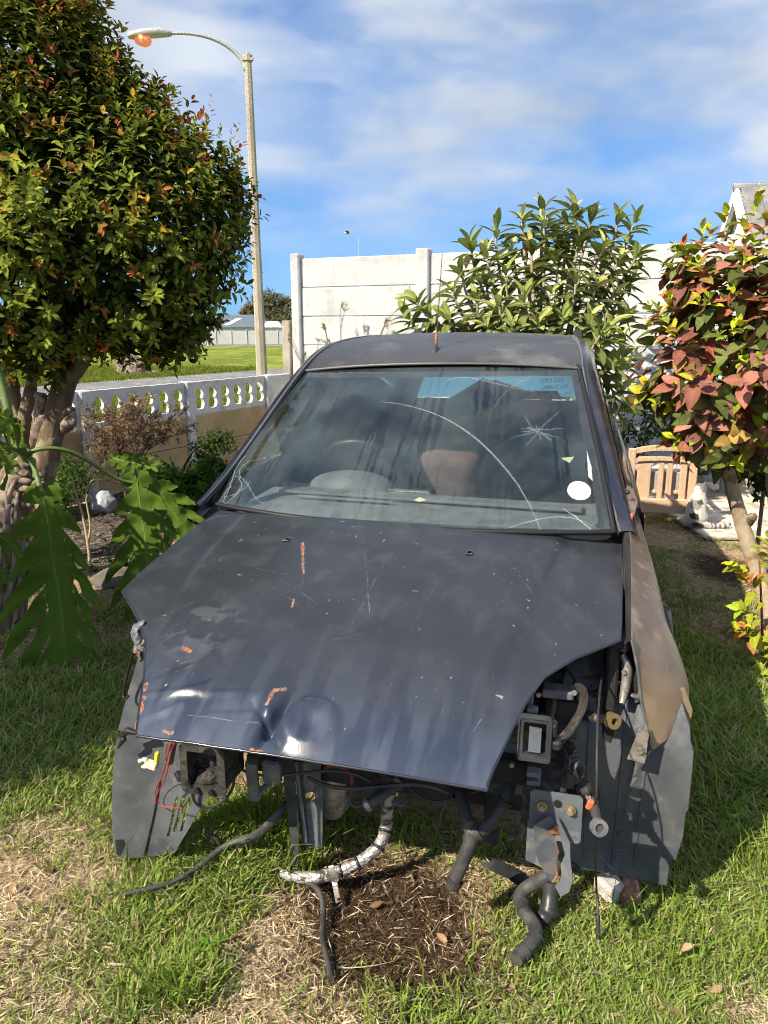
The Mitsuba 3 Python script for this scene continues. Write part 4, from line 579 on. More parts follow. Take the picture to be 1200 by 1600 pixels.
hose('thick_cable', [A(-0.1583, -0.6, 0.2054), A(-0.1828, -0.6355, 0.18), A(-0.2483, -0.6255, 0.11), A(-0.3285, -0.6404, 0.07), A(-0.3714, -0.6918, 0.045), A(-0.4254, -0.7676, 0.03), A(-0.489, -0.8093, 0.025), A(-0.532, -0.8348, 0.02)], [.008, .009, .010, .010, .0085, .008, .0075, .007], M['rubber'], label='grey-black cable trailing out over the grass on the left'); hose('cable_wrap', [A(-0.1605, -0.59, 0.2026), A(-0.1784, -0.6329, 0.175), A(-0.2425, -0.6257, 0.105), A(-0.2917, -0.6329, 0.08)], .011, M['black_cable']); hose('cable_branch', [A(-0.3449, -0.6367, 0.06), A(-0.3486, -0.6529, 0.1), A(-0.3611, -0.6587, 0.11), A(-0.3834, -0.6434, 0.07), A(-0.3844, -0.638, 0.03)], .006, M['rubber'])
hb = hose('bent_hose', [A(0.5919, -0.55, 0.1277), A(0.5616, -0.5782, 0.1), A(0.5167, -0.5791, 0.06), A(0.5026, -0.605, 0.05), A(0.5161, -0.6431, 0.045), A(0.5452, -0.6798, 0.04), A(0.5514, -0.7221, 0.04), A(0.5328, -0.7594, 0.035), A(0.5118, -0.7963, 0.03)], .0175, M['rubber'], 50, 14, label='bent black hose lying in the grass on the right'); part('hose_collar', tube([A(0.5303, -0.7663, 0.035), A(0.5236, -0.7761, 0.033)], .0195, 14, 3), M['rubber'], hb, smooth=40)
part('ball_joint', cat(man(manifold3d.Manifold.sphere(.026, 18).translate(tuple(A(*A(0.5798, -0.6079, 0.03))))), man(manifold3d.Manifold.sphere(.022, 18).translate(tuple(A(*A(0.5683, -0.6271, 0.02))))), tube([A(0.582, -0.58, 0.0901), A(0.5797, -0.6153, 0.04)], [.026, .02, .022], 12)), M['black_cable'], smooth=40)
hose('hood_cable', [A(0.6834, -0.4, 0.6759), A(0.6711, -0.56, 0.6487), A(0.6666, -0.7, 0.594), A(0.6737, -0.76, 0.4513), A(0.6893, -0.6056, 0.17), A(0.7025, -0.6464, 0.055)], .0028, M['black_cable'], 40, 6, label='thin black cable hanging straight down to the grass'); part('cable_end', tube([A(0.7004, -0.6364, 0.065), A(0.7049, -0.6566, 0.015)], .0055, 8, 4), M['black_cable'], smooth=True)
# headlamp cut-out: bracket frame, strap, tie rod, arms
R0 = A(0.5332, -0.86, 0.654); rs = lambda w, h_, b: Polygon([(-w, -h_), (w, -h_), (w, h_), (-w, h_)]).buffer(b)
ext = lambda poly, t, o, tilt=0: (lambda m: (np.c_[m[0][:, 0], m[0][:, 2] + tilt * m[0][:, 1], m[0][:, 1]] + o, m[1][:, ::-1]))(extrude(poly, t))
bf = part('lamp_bracket', ext(rs(.027, .038, .007).difference(rs(.020, .030, .004)), .016, R0, .2), M['black_plastic'], label='black plastic frame that held the headlamp')
part('bracket_plate', ext(Polygon([(-.012, -.030), (.014, -.030), (.014, .020), (-.012, .022)]), .006, R0 + A(0, .004, 0), .2), M['grey_paint'], bf); part('bracket_rim', ext(rs(.0285, .0395, .007).difference(rs(.026, .037, .006)), .006, R0 - A(0, .004, 0), .2), M['black_plastic'], bf)
part('bracket_clip', cat(rbox((.03, .04, .02), R0 + A(.04, .02, -.012), .004), rbox((.02, .03, .03), R0 + A(.035, .02, .02), .004)), M['black_plastic'], bf)
part('strap', solid(grid(np.stack([spline([A(0.62, -0.62, 0.6822), A(0.6388, -0.66, 0.6706), A(0.6283, -0.7, 0.6372), A(0.6025, -0.73, 0.601), A(0.5733, -0.75, 0.5722)], 30), spline([A(0.6021, -0.6, 0.6707), A(0.6221, -0.63, 0.6473), A(0.6125, -0.67, 0.6229), A(0.5874, -0.7, 0.5924), A(0.563, -0.72, 0.5734)], 30)], 1)), .004), M['grime'], smooth=30, label='rusty curved metal strap'); part('strap_mount', rbox((.075, .05, .022), A(0.5714, -0.6, 0.6465), .004), M['grey_paint']); part('battery_tray', cat(rbox((.09, .08, .10), A(0.5822, -0.5, 0.5372), .006), rbox((.16, .06, .03), A(0.5951, -0.4, 0.6012), .006)), M['black_plastic'])
for s_, c_ in (((.022, .02, .03), A(0.5087, -0.72, 0.6796)), ((.025, .02, .012), A(0.5197, -0.74, 0.6621)), ((.032, .03, .012), A(0.5305, -0.76, 0.5143)), ((.03, .03, .012), A(0.5314, -0.76, 0.493))): part('mount_tab', rbox(s_, c_, .003), M['grey_paint'])
tr = hose('tie_rod', [A(0.6064, -0.6, 0.5048), A(0.6282, -0.68, 0.5023), A(0.641, -0.73, 0.4976), A(0.6518, -0.78, 0.4929)], [.012, .012, .006, .006], M['grime'], 20)
def bellows(a, b, r0, r1, n, nm, m, par=None):
    t = np.linspace(0, 1, n * 6); part(nm, tube(np.asarray(a) + (np.asarray(b) - np.asarray(a)) * t[:, None], r0 + (r1 - r0) * t + .0022 * np.sin(t * n * 2 * np.pi), 12, raw=True), m, par, smooth=60)
bellows(A(0.6201, -0.66, 0.5064), A(0.6334, -0.7, 0.4965), .019, .016, 3, 'boot', M['rubber'], tr); part('rod_shank', tube([A(0.6347, -0.7, 0.4984), A(0.6443, -0.74, 0.4927)], .0065, 8, 3), M['rust'], tr, smooth=True); bellows(A(0.6428, -0.74, 0.4941), A(0.6523, -0.77, 0.4818), .013, .011, 4, 'spring', M['grime'], tr); part('rod_nut', tube([A(0.6537, -0.77, 0.4821), A(0.6569, -0.78, 0.4776)], .0065, 6, 2), M['steel'], tr)
part('red_tag', rbox((.014, .012, .026), A(0.6584, -0.795, 0.4763), .003, frame((.25, -.2, 1))), M['orange_tag'], tr, label='orange-red tag on the rod'); part('rod_arm', tube([A(0.6611, -0.77, 0.4752), A(0.6702, -0.8, 0.464), A(0.6761, -0.82, 0.456)], [.010, .012, .010], 8), M['grime'], tr, smooth=True)
e0 = A(0.6763, -0.835, 0.452); part('rod_eye', (lambda m: (m[0] @ frame((.3, -1, .35)).T + e0, m[1]))(extrude(Point(0, 0).buffer(.0185).difference(Point(0, 0).buffer(.010)), .016)), M['grey_paint'], tr, smooth=30); part('eye_bush', (lambda m: (m[0] @ frame((.3, -1, .35)).T + e0, m[1]))(extrude(Point(0, 0).buffer(.0105), .010)), M['rubber'], tr)
bellows(A(0.6338, -0.48, 0.5304), A(0.6669, -0.56, 0.5671), .0125, .012, 5, 'shaft_boot', M['grime']); g0 = A(0.6955, -0.6, 0.5883)
part('shaft_ring', (lambda m: (m[0] @ frame((.55, -.8, .2)).T + g0, m[1]))(extrude(Point(0, 0).buffer(.019).difference(Point(0, 0).buffer(.0085)), .022)), M['gold_metal'], smooth=30, label='brass-coloured ring on the shaft end'); part('shaft_core', tube([A(0.6669, -0.56, 0.5671), A(0.6935, -0.58, 0.5777)], .010, 10, 3), M['steel'], smooth=True)
part('wing_arm', cat(tube([A(0.7219, -0.46, 0.7019), A(0.7368, -0.47, 0.6623), A(0.7347, -0.48, 0.6191), A(0.7286, -0.5, 0.5837)], [.010, .014, .013, .008], 8), man(manifold3d.Manifold.sphere(.016, 12).scale((1, 1, 1.3)).translate(tuple(A(*A(0.7234, -0.46, 0.7265)))))), M['steel'], smooth=50, label='grey cast hinge arm beside the fender'); part('wing_stay', beam(A(0.7202, -0.47, 0.6303), A(0.6785, -0.4, 0.5426), .014, .006), M['steel'])
part('wing_plate', cat(solid(sheet([(0, 0), (.03, .01), (.045, .07), (.03, .14), (.005, .15), (-.008, .06)], lambda q: A(*A(0.7622, -0.46, 0.572)) + np.c_[q[:, 0], .03 * np.sin(q[:, 1] * 30) * .3, q[:, 1]], .02), .003), beam(A(0.7482, -0.48, 0.6031), A(0.7854, -0.47, 0.5907), .02, .006)), M['steel'], label='bent bare metal flange inside the fender')
part('corner_bracket', cat(solid(sheet([(0, 0), (.042, -.006), (.046, .075), (.022, .085)], lambda q: A(*A(0.7469, -0.56, 0.4665)) + np.c_[q[:, 0], .0 * q[:, 1], q[:, 1]], .03), .003), solid(sheet([(0, 0), (.03, .0), (.025, .085), (.0, .08)], lambda q: A(*A(0.7834, -0.56, 0.4651)) + np.c_[.2 * q[:, 0], q[:, 0], q[:, 1]], .03), .003)), M['steel'], label='folded steel corner bracket hanging below the fender')
part('bracket_bolt', man(manifold3d.Manifold.cylinder(.006, .008, .008, 12).rotate((90, 0, 0)).translate(tuple(A(*A(0.7747, -0.565, 0.4982))))), M['steel']); part('fender_bolt', man(manifold3d.Manifold.cylinder(.006, .006, .006, 12).rotate((90, 0, 0)).translate(tuple(A(*A(0.7939, -0.525, 0.514))))), M['seal'])
# bumper mount plate with torn crash tube
c_ = A(*A(0.585, -0.8, 0.4129)); mp = part('mount_plate', ext(rs(.048, .046, .010), .005, c_ + A(0, 0, .022), .1), M['grey_paint'], label='bolted bumper mount plate with torn metal hanging from it')
part('plate_lower', ext(Polygon([(-.057, -.09), (-.01, -.105), (-.01, 0), (-.057, 0)]).buffer(.004), .005, c_ + A(0, -.002, 0), .1), M['grey_paint'], mp)
for a in (-.030, .032):
    b_ = part('plate_washer', man(manifold3d.Manifold.cylinder(.004, .0125, .0125, 20).rotate((90, 0, 0)).translate(tuple(c_ + A(a, 0, .045)))), M['gold_metal'], mp); part('plate_bolt', man(manifold3d.Manifold.cylinder(.010, .0075, .007, 6).rotate((90, 0, 0)).translate(tuple(c_ + A(a, -.003, .045)))), M['steel'], mp)
part('plate_hole', man(manifold3d.Manifold.cylinder(.002, .009, .009, 20).rotate((90, 0, 0)).translate(tuple(c_ + A(.003, .001, .056)))), M['seal'], mp)
def torn(poly, fn, nm, m): part(nm, solid(sheet(poly, fn, .012), .0025), m, mp, smooth=30)
torn([(-.045, .012), (-.01, .03), (.004, -.005), (.006, -.04), (.012, -.065), (.008, -.09), (.012, -.115), (.000, -.130), (-.015, -.105), (-.032, -.07), (-.042, -.03)], lambda q: c_ + np.c_[q[:, 0], -.02 - .30 * np.clip(-q[:, 1], 0, 1) * .6 - .5 * np.abs(q[:, 0] + .02) * 0 + .6 * (q[:, 0] + .03), q[:, 1]], 'torn_tube', M['grey_paint'])
torn([(.0, .035), (.012, .02), (.035, -.02), (.038, -.06), (.046, -.10), (.040, -.135), (.022, -.155), (.008, -.135), (.022, -.11), (.018, -.08), (.026, -.05), (.015, -.02)], lambda q: c_ + np.c_[q[:, 0], -.012 - .10 * np.clip(-q[:, 1], 0, 1) - .35 * q[:, 0], q[:, 1]], 'torn_tube', M['grey_paint'])
for a, b in (((.004, -.04), (.012, -.065)), ((.008, -.09), (.012, -.115)), ((.012, -.115), (.002, -.130))): part('rust_edge', tube([c_ + A(x, -.02 + .18 * y + .6 * (x + .03), y) for x, y in (a, b)], .0022, 5, 4), M['rust'], mp)
part('rust_patch', sheet([(0, 0), (.022, .012), (.026, .004), (.03, -.012), (.015, -.006)], lambda q: c_ + A(-.018, -.0245, -.005) + np.c_[q[:, 0], .6 * q[:, 0], q[:, 1]], .01), M['rust'], mp)
# left of the picture
def lin2(q): return np.c_[q[:, 0], -.70 + 1.5 * np.clip(q[:, 1] - .32, 0, 1) ** 2 + 3.5 * np.clip(-.575 - q[:, 0], 0, 1) ** 2 + .02 * np.sin((q[:, 0] + .6) * 20) + .022 * nz(np.c_[q, q[:, 0] * 0], 7, 8, 3), q[:, 1]]
lq = [A(-0.6608, 0.0148), A(-0.6527, 0.1491), A(-0.6187, 0.3873), A(-0.5909, 0.4266), A(-0.5456, 0.4176), A(-0.4531, 0.4157), A(-0.3816, 0.3841), A(-0.2963, 0.3781), A(-0.3299, 0.2857), A(-0.3954, 0.1649), A(-0.4581, 0.0609), A(-0.5256, 0.0309), A(-0.5991, 0.0206)]
slots = [Polygon([A(-0.4571, 0.1332), A(-0.445, 0.1355), A(-0.3969, 0.2646), A(-0.4085, 0.2666)]), Polygon([A(-0.4282, 0.1467), A(-0.4179, 0.1527), A(-0.3775, 0.2639), A(-0.389, 0.2659)]), Polygon([A(-0.4831, 0.1078), A(-0.4729, 0.1097), A(-0.4254, 0.2498), A(-0.435, 0.2522)])]
ll = part('wheel_liner', solid(sheet(Polygon(lq).buffer(0).buffer(-.008).buffer(.008).difference(shapely.union_all(slots)), lin2, .03), -.003), M['liner'], smooth=30, label='grey plastic wheel-arch liner reaching the ground under the crumpled hood corner')
part('liner_rib', tube(lin2(np.linspace(A(-0.5583, 0.0349), A(-0.4947, 0.278), 14)) - A(0, .004, 0), .0035, 5, raw=True), M['seal'], ll, smooth=True); part('liner_notch', sheet([A(-0.6472, 0.0238), A(-0.6471, 0.0726), A(-0.6189, 0.0822), A(-0.614, 0.0663), A(-0.6345, 0.0242)], lambda q: lin2(q) - A(0, .005, 0), .03), M['seal'], ll)
part('upper_liner', solid(sheet([A(-0.5473, -0.62, 0.6964)[::2], A(-0.5861, -0.62, 0.6638)[::2], A(-0.6284, -0.62, 0.503)[::2], A(-0.6557, -0.62, 0.3827)[::2], A(-0.564, -0.62, 0.3796)[::2], A(-0.5183, -0.62, 0.4975)[::2], A(-0.5053, -0.62, 0.6725)[::2]], lambda q: np.c_[q[:, 0], -.60 + .25 * (q[:, 1] - .5) + .006 * nz(np.c_[q, q[:, 0] * 0], 14, 3), q[:, 1]], .03), -.003), M['liner'], smooth=30, label='torn upper piece of plastic liner by the crumpled hood corner')
part('torn_clip', cat(man(hull_chain([A(-0.5749, -0.73, 0.4296), A(-0.5465, -0.74, 0.4544), A(-0.5233, -0.74, 0.4521)], [.006, .010, .006])), man(hull_chain([A(-0.5881, -0.73, 0.3929), A(-0.5662, -0.735, 0.424)], [.003, .008]))), M['seal'], ll); part('edge_strip', tube([A(-0.582, -0.62, 0.6642), A(-0.6022, -0.63, 0.5892), A(-0.622, -0.64, 0.4976), A(-0.5935, -0.66, 0.511)], .004, 6), M['seal'], ll, smooth=True)
part('crushed_metal', (lambda m: (m[0] + .045 * np.stack([nz(m[0], 34, i, 3) for i in (4, 5, 6)], -1), m[1]))(man(hull_chain([A(-0.5353, -0.66, 0.7316), A(-0.5336, -0.68, 0.6935), A(-0.5238, -0.69, 0.6655), A(-0.5197, -0.69, 0.6438)], [.010, .013, .011, .006]).refine_to_length(.005))), M['grey_paint'], smooth=25, label='crushed bare metal under the hood corner'); part('rust_flake', man(hull_chain([A(-0.5285, -0.7, 0.6728), A(-0.5222, -0.7, 0.6552)], [.006, .004])), M['rust']); part('rust_flake', man(hull_chain([A(-0.4118, -0.86, 0.6193), A(-0.4043, -0.88, 0.6012)], [.004, .003])), M['rust'])
part('horn', man(hull_chain([A(-0.3644, -0.95, 0.6159), A(-0.3774, -0.94, 0.5957)], [.010, .008])), M['rust'], smooth=True)
k_ = A(*A(-0.4552, -0.78, 0.3906)); cn = part('plug', cat(rbox((.034, .022, .018), k_, .003, frame((.2, -.1, 1))), rbox((.016, .012, .007), k_ + A(-.020, 0, .012), .002), rbox((.014, .012, .007), k_ + A(-.022, 0, -.008), .002), man(manifold3d.Manifold.sphere(.006, 10).translate(tuple(k_ + A(-.034, 0, .006))))), M['cream'], label='cream plastic connector plug on loose wires'); part('plug_lock', rbox((.011, .012, .03), k_ + A(.016, .002, .024), .002, frame((.25, -.1, 1))), M['yellow'], cn)
for dx in (0, 4): hose('red_wire', [A(-0.3628, -0.82, 0.4951), A(-0.3929, -0.8, 0.4396), A(-0.4294, -0.78, 0.3571), A(-0.4573, -0.77, 0.2929), A(-0.442, -0.77, 0.2666), A(-0.4013, -0.78, 0.2725), A(-0.3687, -0.79, 0.281)] if dx == 0 else [A(-0.3558, -0.82, 0.4926), A(-0.3905, -0.8, 0.4217), A(-0.4162, -0.79, 0.3522), A(-0.4445, -0.78, 0.3071), A(-0.4573, -0.77, 0.2678)], .0018, M['red'], 30, 5)
hose('brown_wire', [A(-0.3777, -0.82, 0.4894), A(-0.401, -0.8, 0.4292), A(-0.3887, -0.8, 0.3943)], .0018, M['rust'], 16, 5); hose('thin_wire', [A(-0.3803, -0.76, 0.332), A(-0.4325, -0.75, 0.2941), A(-0.4468, -0.75, 0.2566), A(-0.4211, -0.75, 0.2377)], .0013, M['seal'], 20, 5); part('grey_tab', beam(A(-0.3718, -0.8, 0.4792), A(-0.3937, -0.79, 0.4061), .018, .004), M['trim'])
# what the car stands on, and loose bits on the lawn
for nm, lab, c0, sz, rot, m_ in (('brick', 'white-painted broken brick on the grass below the right wheel-arch liner', A(0.6215, 1.8271, 0.015), (.062, .08, .055), .35, 'brick_white'), ('brick', 'red broken brick beside the white-painted brick', A(0.6695, 1.8108, 0.012), (.055, .08, .05), -.2, 'brick_red')):
    t = key_for(nm); mm = manifold3d.Manifold.hull_points(rbox(sz, (0, 0, 0), .012)[0]).refine_to_length(.012); v, f = man(mm); v = v + .005 * np.stack([nz(v + c0[0], 40, i, 2) for i in (1, 2, 3)], -1)
    add(nm, ((v @ frame((0, 0, 1), (math.cos(rot), math.sin(rot), 0)).T) + A(*c0), f), M[m_], smooth=35, label=lab, category='brick')
t = add('plastic_strip', solid(sheet([A(0.2764, 1.9019, 0.03)[:2], A(0.3198, 1.9128, 0.03)[:2], A(0.4115, 1.8186, 0.03)[:2], A(0.3721, 1.7938, 0.03)[:2]], lambda q: np.c_[q, gz(q[:, 0], q[:, 1]) + .045 + .006 * np.sin(q[:, 0] * 40)], .03), .004), M['black_plastic'], label='flat black plastic strip lying in the grass beside the forked hose', category='plastic scrap')
t = add('dry_leaf', (lambda b: (b[0][0], b[1]))(leaf_batch([A(*A(0.718, 1.584, 0.03))], [A(1, .25, .15)], [A(0, -.2, 1)], .045, .02, np.array([[.5, .36, .22]]), .4, -.1)), M['leaf_matte'], smooth=True, color=np.tile([.5, .36, .22], (11, 1)), label='curled tan dead leaf on the grass at the lower right', category='leaf')
# small clutter of the torn-off front: bolts, clips, wiring, edge lips
def lip(poly, fn, nm, par, r=.0035):
    q = np.array(poly + poly[:1]); q = np.vstack([a + (b - a) * np.linspace(0, 1, 8)[:-1, None] for a, b in zip(q, q[1:])] + [q[-1:]]); part(nm, tube(fn(q), r, 6, raw=True), M['liner'], par, smooth=True)
lip(lp[1:17], lin(3), 'edge_lip', linr)
def bolt(p, m_='steel', par=None, r=.007): part('bolt', man(manifold3d.Manifold.cylinder(.006, r, r * .85, 6).rotate((90, 0, 0)).translate(tuple(A(*p)))), M[m_], par)
for p in (A(0.5268, -0.62, 0.6419), A(0.6108, -0.63, 0.6625), A(0.7283, -0.485, 0.6645), A(0.7359, -0.49, 0.6187), A(0.4725, -0.66, 0.4661), A(0.5265, -0.7, 0.4349)): bolt(p)
for k, (a, b, c, d) in enumerate(((A(-0.268, -0.7, 0.3826), A(-0.1672, -0.68, 0.3447), A(-0.0436, -0.62, 0.3421), A(0.095, -0.6, 0.3196)), (A(-0.0655, -0.66, 0.3434), A(0.0711, -0.64, 0.3212), A(0.2081, -0.63, 0.3492), A(0.3083, -0.62, 0.3335)), (A(0.2013, -0.6, 0.318), A(0.2883, -0.6, 0.2947), A(0.3695, -0.58, 0.3224), A(0.4669, -0.55, 0.3161)), (A(0.5777, -0.45, 0.6489), A(0.6159, -0.52, 0.5787), A(0.5893, -0.56, 0.5067), A(0.6184, -0.58, 0.4151)), (A(0.5342, -0.55, 0.6529), A(0.5639, -0.6, 0.6114), A(0.5556, -0.62, 0.5517), A(0.5821, -0.62, 0.451)), (A(0.6694, -0.42, 0.6101), A(0.6416, -0.45, 0.529), A(0.6716, -0.48, 0.4383), A(0.6593, -0.5, 0.3171)), (A(-0.3647, -0.74, 0.305), A(-0.341, -0.72, 0.2438), A(-0.2929, -0.7, 0.2627), A(-0.2712, -0.68, 0.3221)), (A(0.038, -0.62, 0.3167), A(0.0572, -0.62, 0.2521), A(0.0857, -0.6, 0.2636), A(0.1073, -0.58, 0.3035)))):
    hose('wire', [a, b, c, d], (.004, .0055, .003)[k % 3], M[('black_cable', 'rubber', 'seal')[k % 3]], 24, 6)
for c, sz in ((A(0.4293, -0.6, 0.3636), (.03, .03, .04)), (A(0.1173, -0.55, 0.3064), (.05, .03, .03)), (A(0.2783, -0.55, 0.319), (.04, .03, .035)), (A(-0.1926, -0.72, 0.4153), (.03, .02, .03)), (A(0.5689, -0.66, 0.4467), (.03, .03, .05)), (A(0.6366, -0.6, 0.3765), (.025, .03, .04)), (A(0.6554, -0.44, 0.5719), (.03, .03, .03)), (A(0.5462, -0.5, 0.676), (.05, .04, .03))):
    part('clip', cat(rbox(sz, c, .005), rbox((sz[0] * .5, sz[1], sz[2] * .5), A(*c) + A(sz[0] * .5, -.006, sz[2] * .35), .003)), M['grime'])
sl = Polygon([(-.05, -.07), (.05, -.07), (.05, .07), (-.05, .07)]).difference(shapely.union_all([Point(-.02, .03).buffer(.014), Point(.02, -.03).buffer(.010), Polygon([(-.03, -.04), (-.01, -.04), (-.01, -.015), (-.03, -.015)])]))
part('slam_panel', ext(sl, .003, A(*A(0.452, -0.6, 0.4185)), 0), M['grey_paint']); part('slam_panel', ext(sl, .003, A(*A(0.6308, -0.47, 0.4359)), 0), M['grey_paint'])
for c in (A(-0.0157, 0, -0.1395)[:2],) if 0 else (): pass
for a, b in ((A(0.4604, -0.66, 0.3667), A(0.4549, -0.664, 0.354)), (A(0.3286, -0.58, 0.3268), A(0.3371, -0.6, 0.3257)), (A(0.3487, -0.715, 0.1577), A(0.3446, -0.718, 0.1461))): part('hose_clamp', tube([a, b], .0205, 14, 3, cap=False), M['grime'], hz, smooth=40)
for a, b in ((A(0.511, -0.6232, 0.047), A(0.5184, -0.6508, 0.046)), (A(0.5496, -0.7183, 0.04), A(0.5521, -0.7305, 0.04))): part('hose_rib', tube([a, b], .0192, 14, 3), M['rubber'], hb, smooth=40)

# ---------------------------------------------------------------- plants, bench, cat
def lump_shoots(lumps, per_area, rng, inner=0.0, depth=0.12):
    """points near the outer skin of a union of balls, with outward normals"""
    Ps, Ns = [], []
    for i, (c, r) in enumerate(lumps):
        n = int(per_area * 4 * np.pi * r * r); d = rdir(n, rng); rr = r * (1.0 + 0.32 * nz(d, 3.2, i + 3)[:, None] * 2) * (1 - rng.uniform(0, depth, (n, 1))); P = c + d * rr
        ok = np.ones(n, bool)
        for j, (c2, r2) in enumerate(lumps):
            if j != i: ok &= np.linalg.norm(P - c2, axis=1) > r2 * 0.93
        Ps.append(P[ok]); Ns.append(d[ok])
    return np.vstack(Ps), np.vstack(Ns)
def shoot_leaves(P, D, n, Ls, rng, step, spread, L, W, c_old, c_new, newf, fold=.2, curl=.25, **k):
    """n leaves in pairs up each shoot (base P, direction D); the top ones young"""
    m = len(P); D = unit(D); X = unit(np.cross(D, rdir(m, rng))); Yv = np.cross(D, X); out = []
    for j in range(n):
        t = j / max(1, n - 1); a = (j % 2) * np.pi + (j // 2) * 1.9 + rng.normal(size=m) * .35
        r = X * np.cos(a)[:, None] + Yv * np.sin(a)[:, None]; sp = spread[0] + (spread[1] - spread[0]) * t
        d = unit(r * sp + D * (1.02 - sp * .5) + A(0, 0, -.16) * (1 - t) + rdir(m, rng) * .22); b = P + D * Ls * t + r * .003
        up = unit(D * .9 + A(0, 0, .5) - r * .2 + rdir(m, rng) * .25)
        sz = (1 - .45 * t ** 2) * rng.uniform(.75, 1.2, m)
        new = np.clip((t - .45) * 2.2, 0, 1) * newf; col = c_old * (1 - new[:, None]) + c_new * new[:, None]
        out.append(leaf_batch(b, d, up, L * sz, W * sz, col * rng.uniform(.75, 1.25, (m, 1)), fold, curl * rng.uniform(.4, 1.6, m), **k))
    return np.vstack([o[0] for o in out]), out[0][1], np.vstack([o[2] for o in out])
def branch_mesh(segs, sides=7): return cat(*[tube(p, r, sides) for p, r in segs])
# 1 the round evergreen tree on the left
tree = thing('evergreen_tree', 'rounded glossy evergreen tree with orange-red shoot tips, standing in the bed at left', 'tree')
r1 = np.random.default_rng(21)
lumps = [(A(-1.9978, 4.6, 2.6777), .66), (A(-1.3929, 4.5, 2.1353), .58), (A(-1.9568, 4.5, 1.9678), .68), (A(-1.2315, 4.6, 1.9436), .38), (A(-1.5244, 4.7, 2.5378), .38), (A(-2.5256, 4.6, 2.4007), .85), (A(-1.3916, 4.4, 1.723), .34), (A(-1.9209, 4.35, 1.6701), .38), (A(-1.9521, 4.7, 3.0415), .42), (A(-1.251, 4.5, 1.6059), .25), (A(-1.1164, 4.6, 2.1664), .33)]
P, N = lump_shoots(lumps, 165, r1, depth=.22); hz_ = np.clip((P[:, 2] - 1.6) / 1.6, 0, 1)
D = unit(N * .75 + A(0, 0, .75) * (.35 + hz_[:, None]) + rdir(len(P), r1) * .3); D[P[:, 2] < 1.55] += A(0, 0, -.6)
c_old = np.outer(r1.uniform(.6, 1.5, len(P)), (0.15, 0.18, 0.030)); pick = r1.random(len(P)); c_new = np.where((pick < .45)[:, None], A(.42, .12, .05), np.where((pick < .75)[:, None], A(.36, .22, .03), A(.20, .22, .03)))
nf = (r1.random(len(P)) < .18 + .50 * hz_) * 1.0
Vt, Ft, Ct = shoot_leaves(P - D * .05, D, 11, r1.uniform(.10, .19, len(P))[:, None], r1, .03, (1.1, .55), .070, .031, c_old, c_new, nf)
tips = r1.choice(np.nonzero((P[:, 2] > 2.3) & ~((P[:, 2] > 2.65) & (P[:, 0] / P[:, 1] > -.36)))[0], 70, replace=False)                       # long upright shoots breaking the outline
V2, F2, C2 = shoot_leaves(P[tips], unit(N[tips] * .4 + A(0, 0, 1) + rdir(70, r1) * .15), 16, r1.uniform(.20, .36, 70)[:, None], r1, .03, (1.0, .5), .048, .019, c_old[tips] * 1.2, c_new[tips], np.ones(70))
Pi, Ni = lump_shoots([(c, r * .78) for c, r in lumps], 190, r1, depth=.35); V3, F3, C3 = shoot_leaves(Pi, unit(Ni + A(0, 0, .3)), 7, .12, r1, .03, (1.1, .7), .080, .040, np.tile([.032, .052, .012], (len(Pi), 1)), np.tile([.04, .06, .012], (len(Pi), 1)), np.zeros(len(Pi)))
cr = key_for('crown', tree); labels[cr] = {'label': 'dense glossy crown with orange-red new growth'}
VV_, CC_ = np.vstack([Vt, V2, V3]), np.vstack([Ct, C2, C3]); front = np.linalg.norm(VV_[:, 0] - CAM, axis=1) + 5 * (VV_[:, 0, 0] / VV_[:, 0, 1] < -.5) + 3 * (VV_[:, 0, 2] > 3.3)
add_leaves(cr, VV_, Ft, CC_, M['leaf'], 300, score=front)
tk = [([A(-2.3207, 4.5, -0.2), A(-2.1501, 4.5, 0.2926), A(-2.0522, 4.5, 0.6084), A(-1.9647, 4.5, 0.8768), A(-1.8905, 4.5, 1.1013), A(-1.8321, 4.5, 1.2482)], [.12, .105, .085, .075, .068, .066]), ([A(-1.8341, 4.5, 1.2263), A(-1.7072, 4.45, 1.3585), A(-1.5447, 4.45, 1.57), A(-1.3784, 4.5, 1.8487)], [.055, .045, .035, .02]), ([A(-1.8355, 4.5, 1.2117), A(-1.8405, 4.5, 1.3929), A(-1.8951, 4.6, 1.7509), A(-1.8628, 4.6, 2.2676)], [.06, .05, .04, .02])]
v, f = branch_mesh(tk, 14); v = v + .018 * np.stack([nz(v, 12, i) for i in (1, 2, 3)], -1); tr_ = add('trunk', (v, f), M['bark'], tree, smooth=50)
v, f = branch_mesh([([A(-2.4975, 4.7, -0.0152), A(-2.3306, 4.7, 0.5688), A(-2.2208, 4.7, 0.8886), A(-2.1414, 4.7, 1.1606), A(-2.0831, 4.7, 1.4255)], [.09, .07, .055, .038, .03]), ([A(-2.2092, 4.7, 0.8491), A(-2.2656, 4.75, 1.1957), A(-2.325, 4.8, 1.5755)], [.04, .035, .03])], 12); v = v + .02 * np.stack([nz(v, 12, i) for i in (4, 5, 6)], -1); add('limb', (v, f), M['bark'], tree, smooth=50)
ms = [hull_chain([A(-2.074, 4.55, 0.8699), A(-2.0165, 4.5, 0.9597), A(-1.9833, 4.47, 1.0117)], [.035, .05, .03]), hull_chain([A(-2.0395, 4.55, 1.0218), A(-1.9854, 4.5, 1.1198), A(-2.0125, 4.5, 1.1456)], [.04, .035, .02]), hull_chain([A(-1.8816, 4.5, 0.9597), A(-1.8134, 4.45, 0.9954), A(-1.7952, 4.45, 1.0323)], [.04, .035, .02]), hull_chain([A(-1.8846, 4.5, 1.0457), A(-1.7992, 4.45, 1.0691)], [.035, .02])]
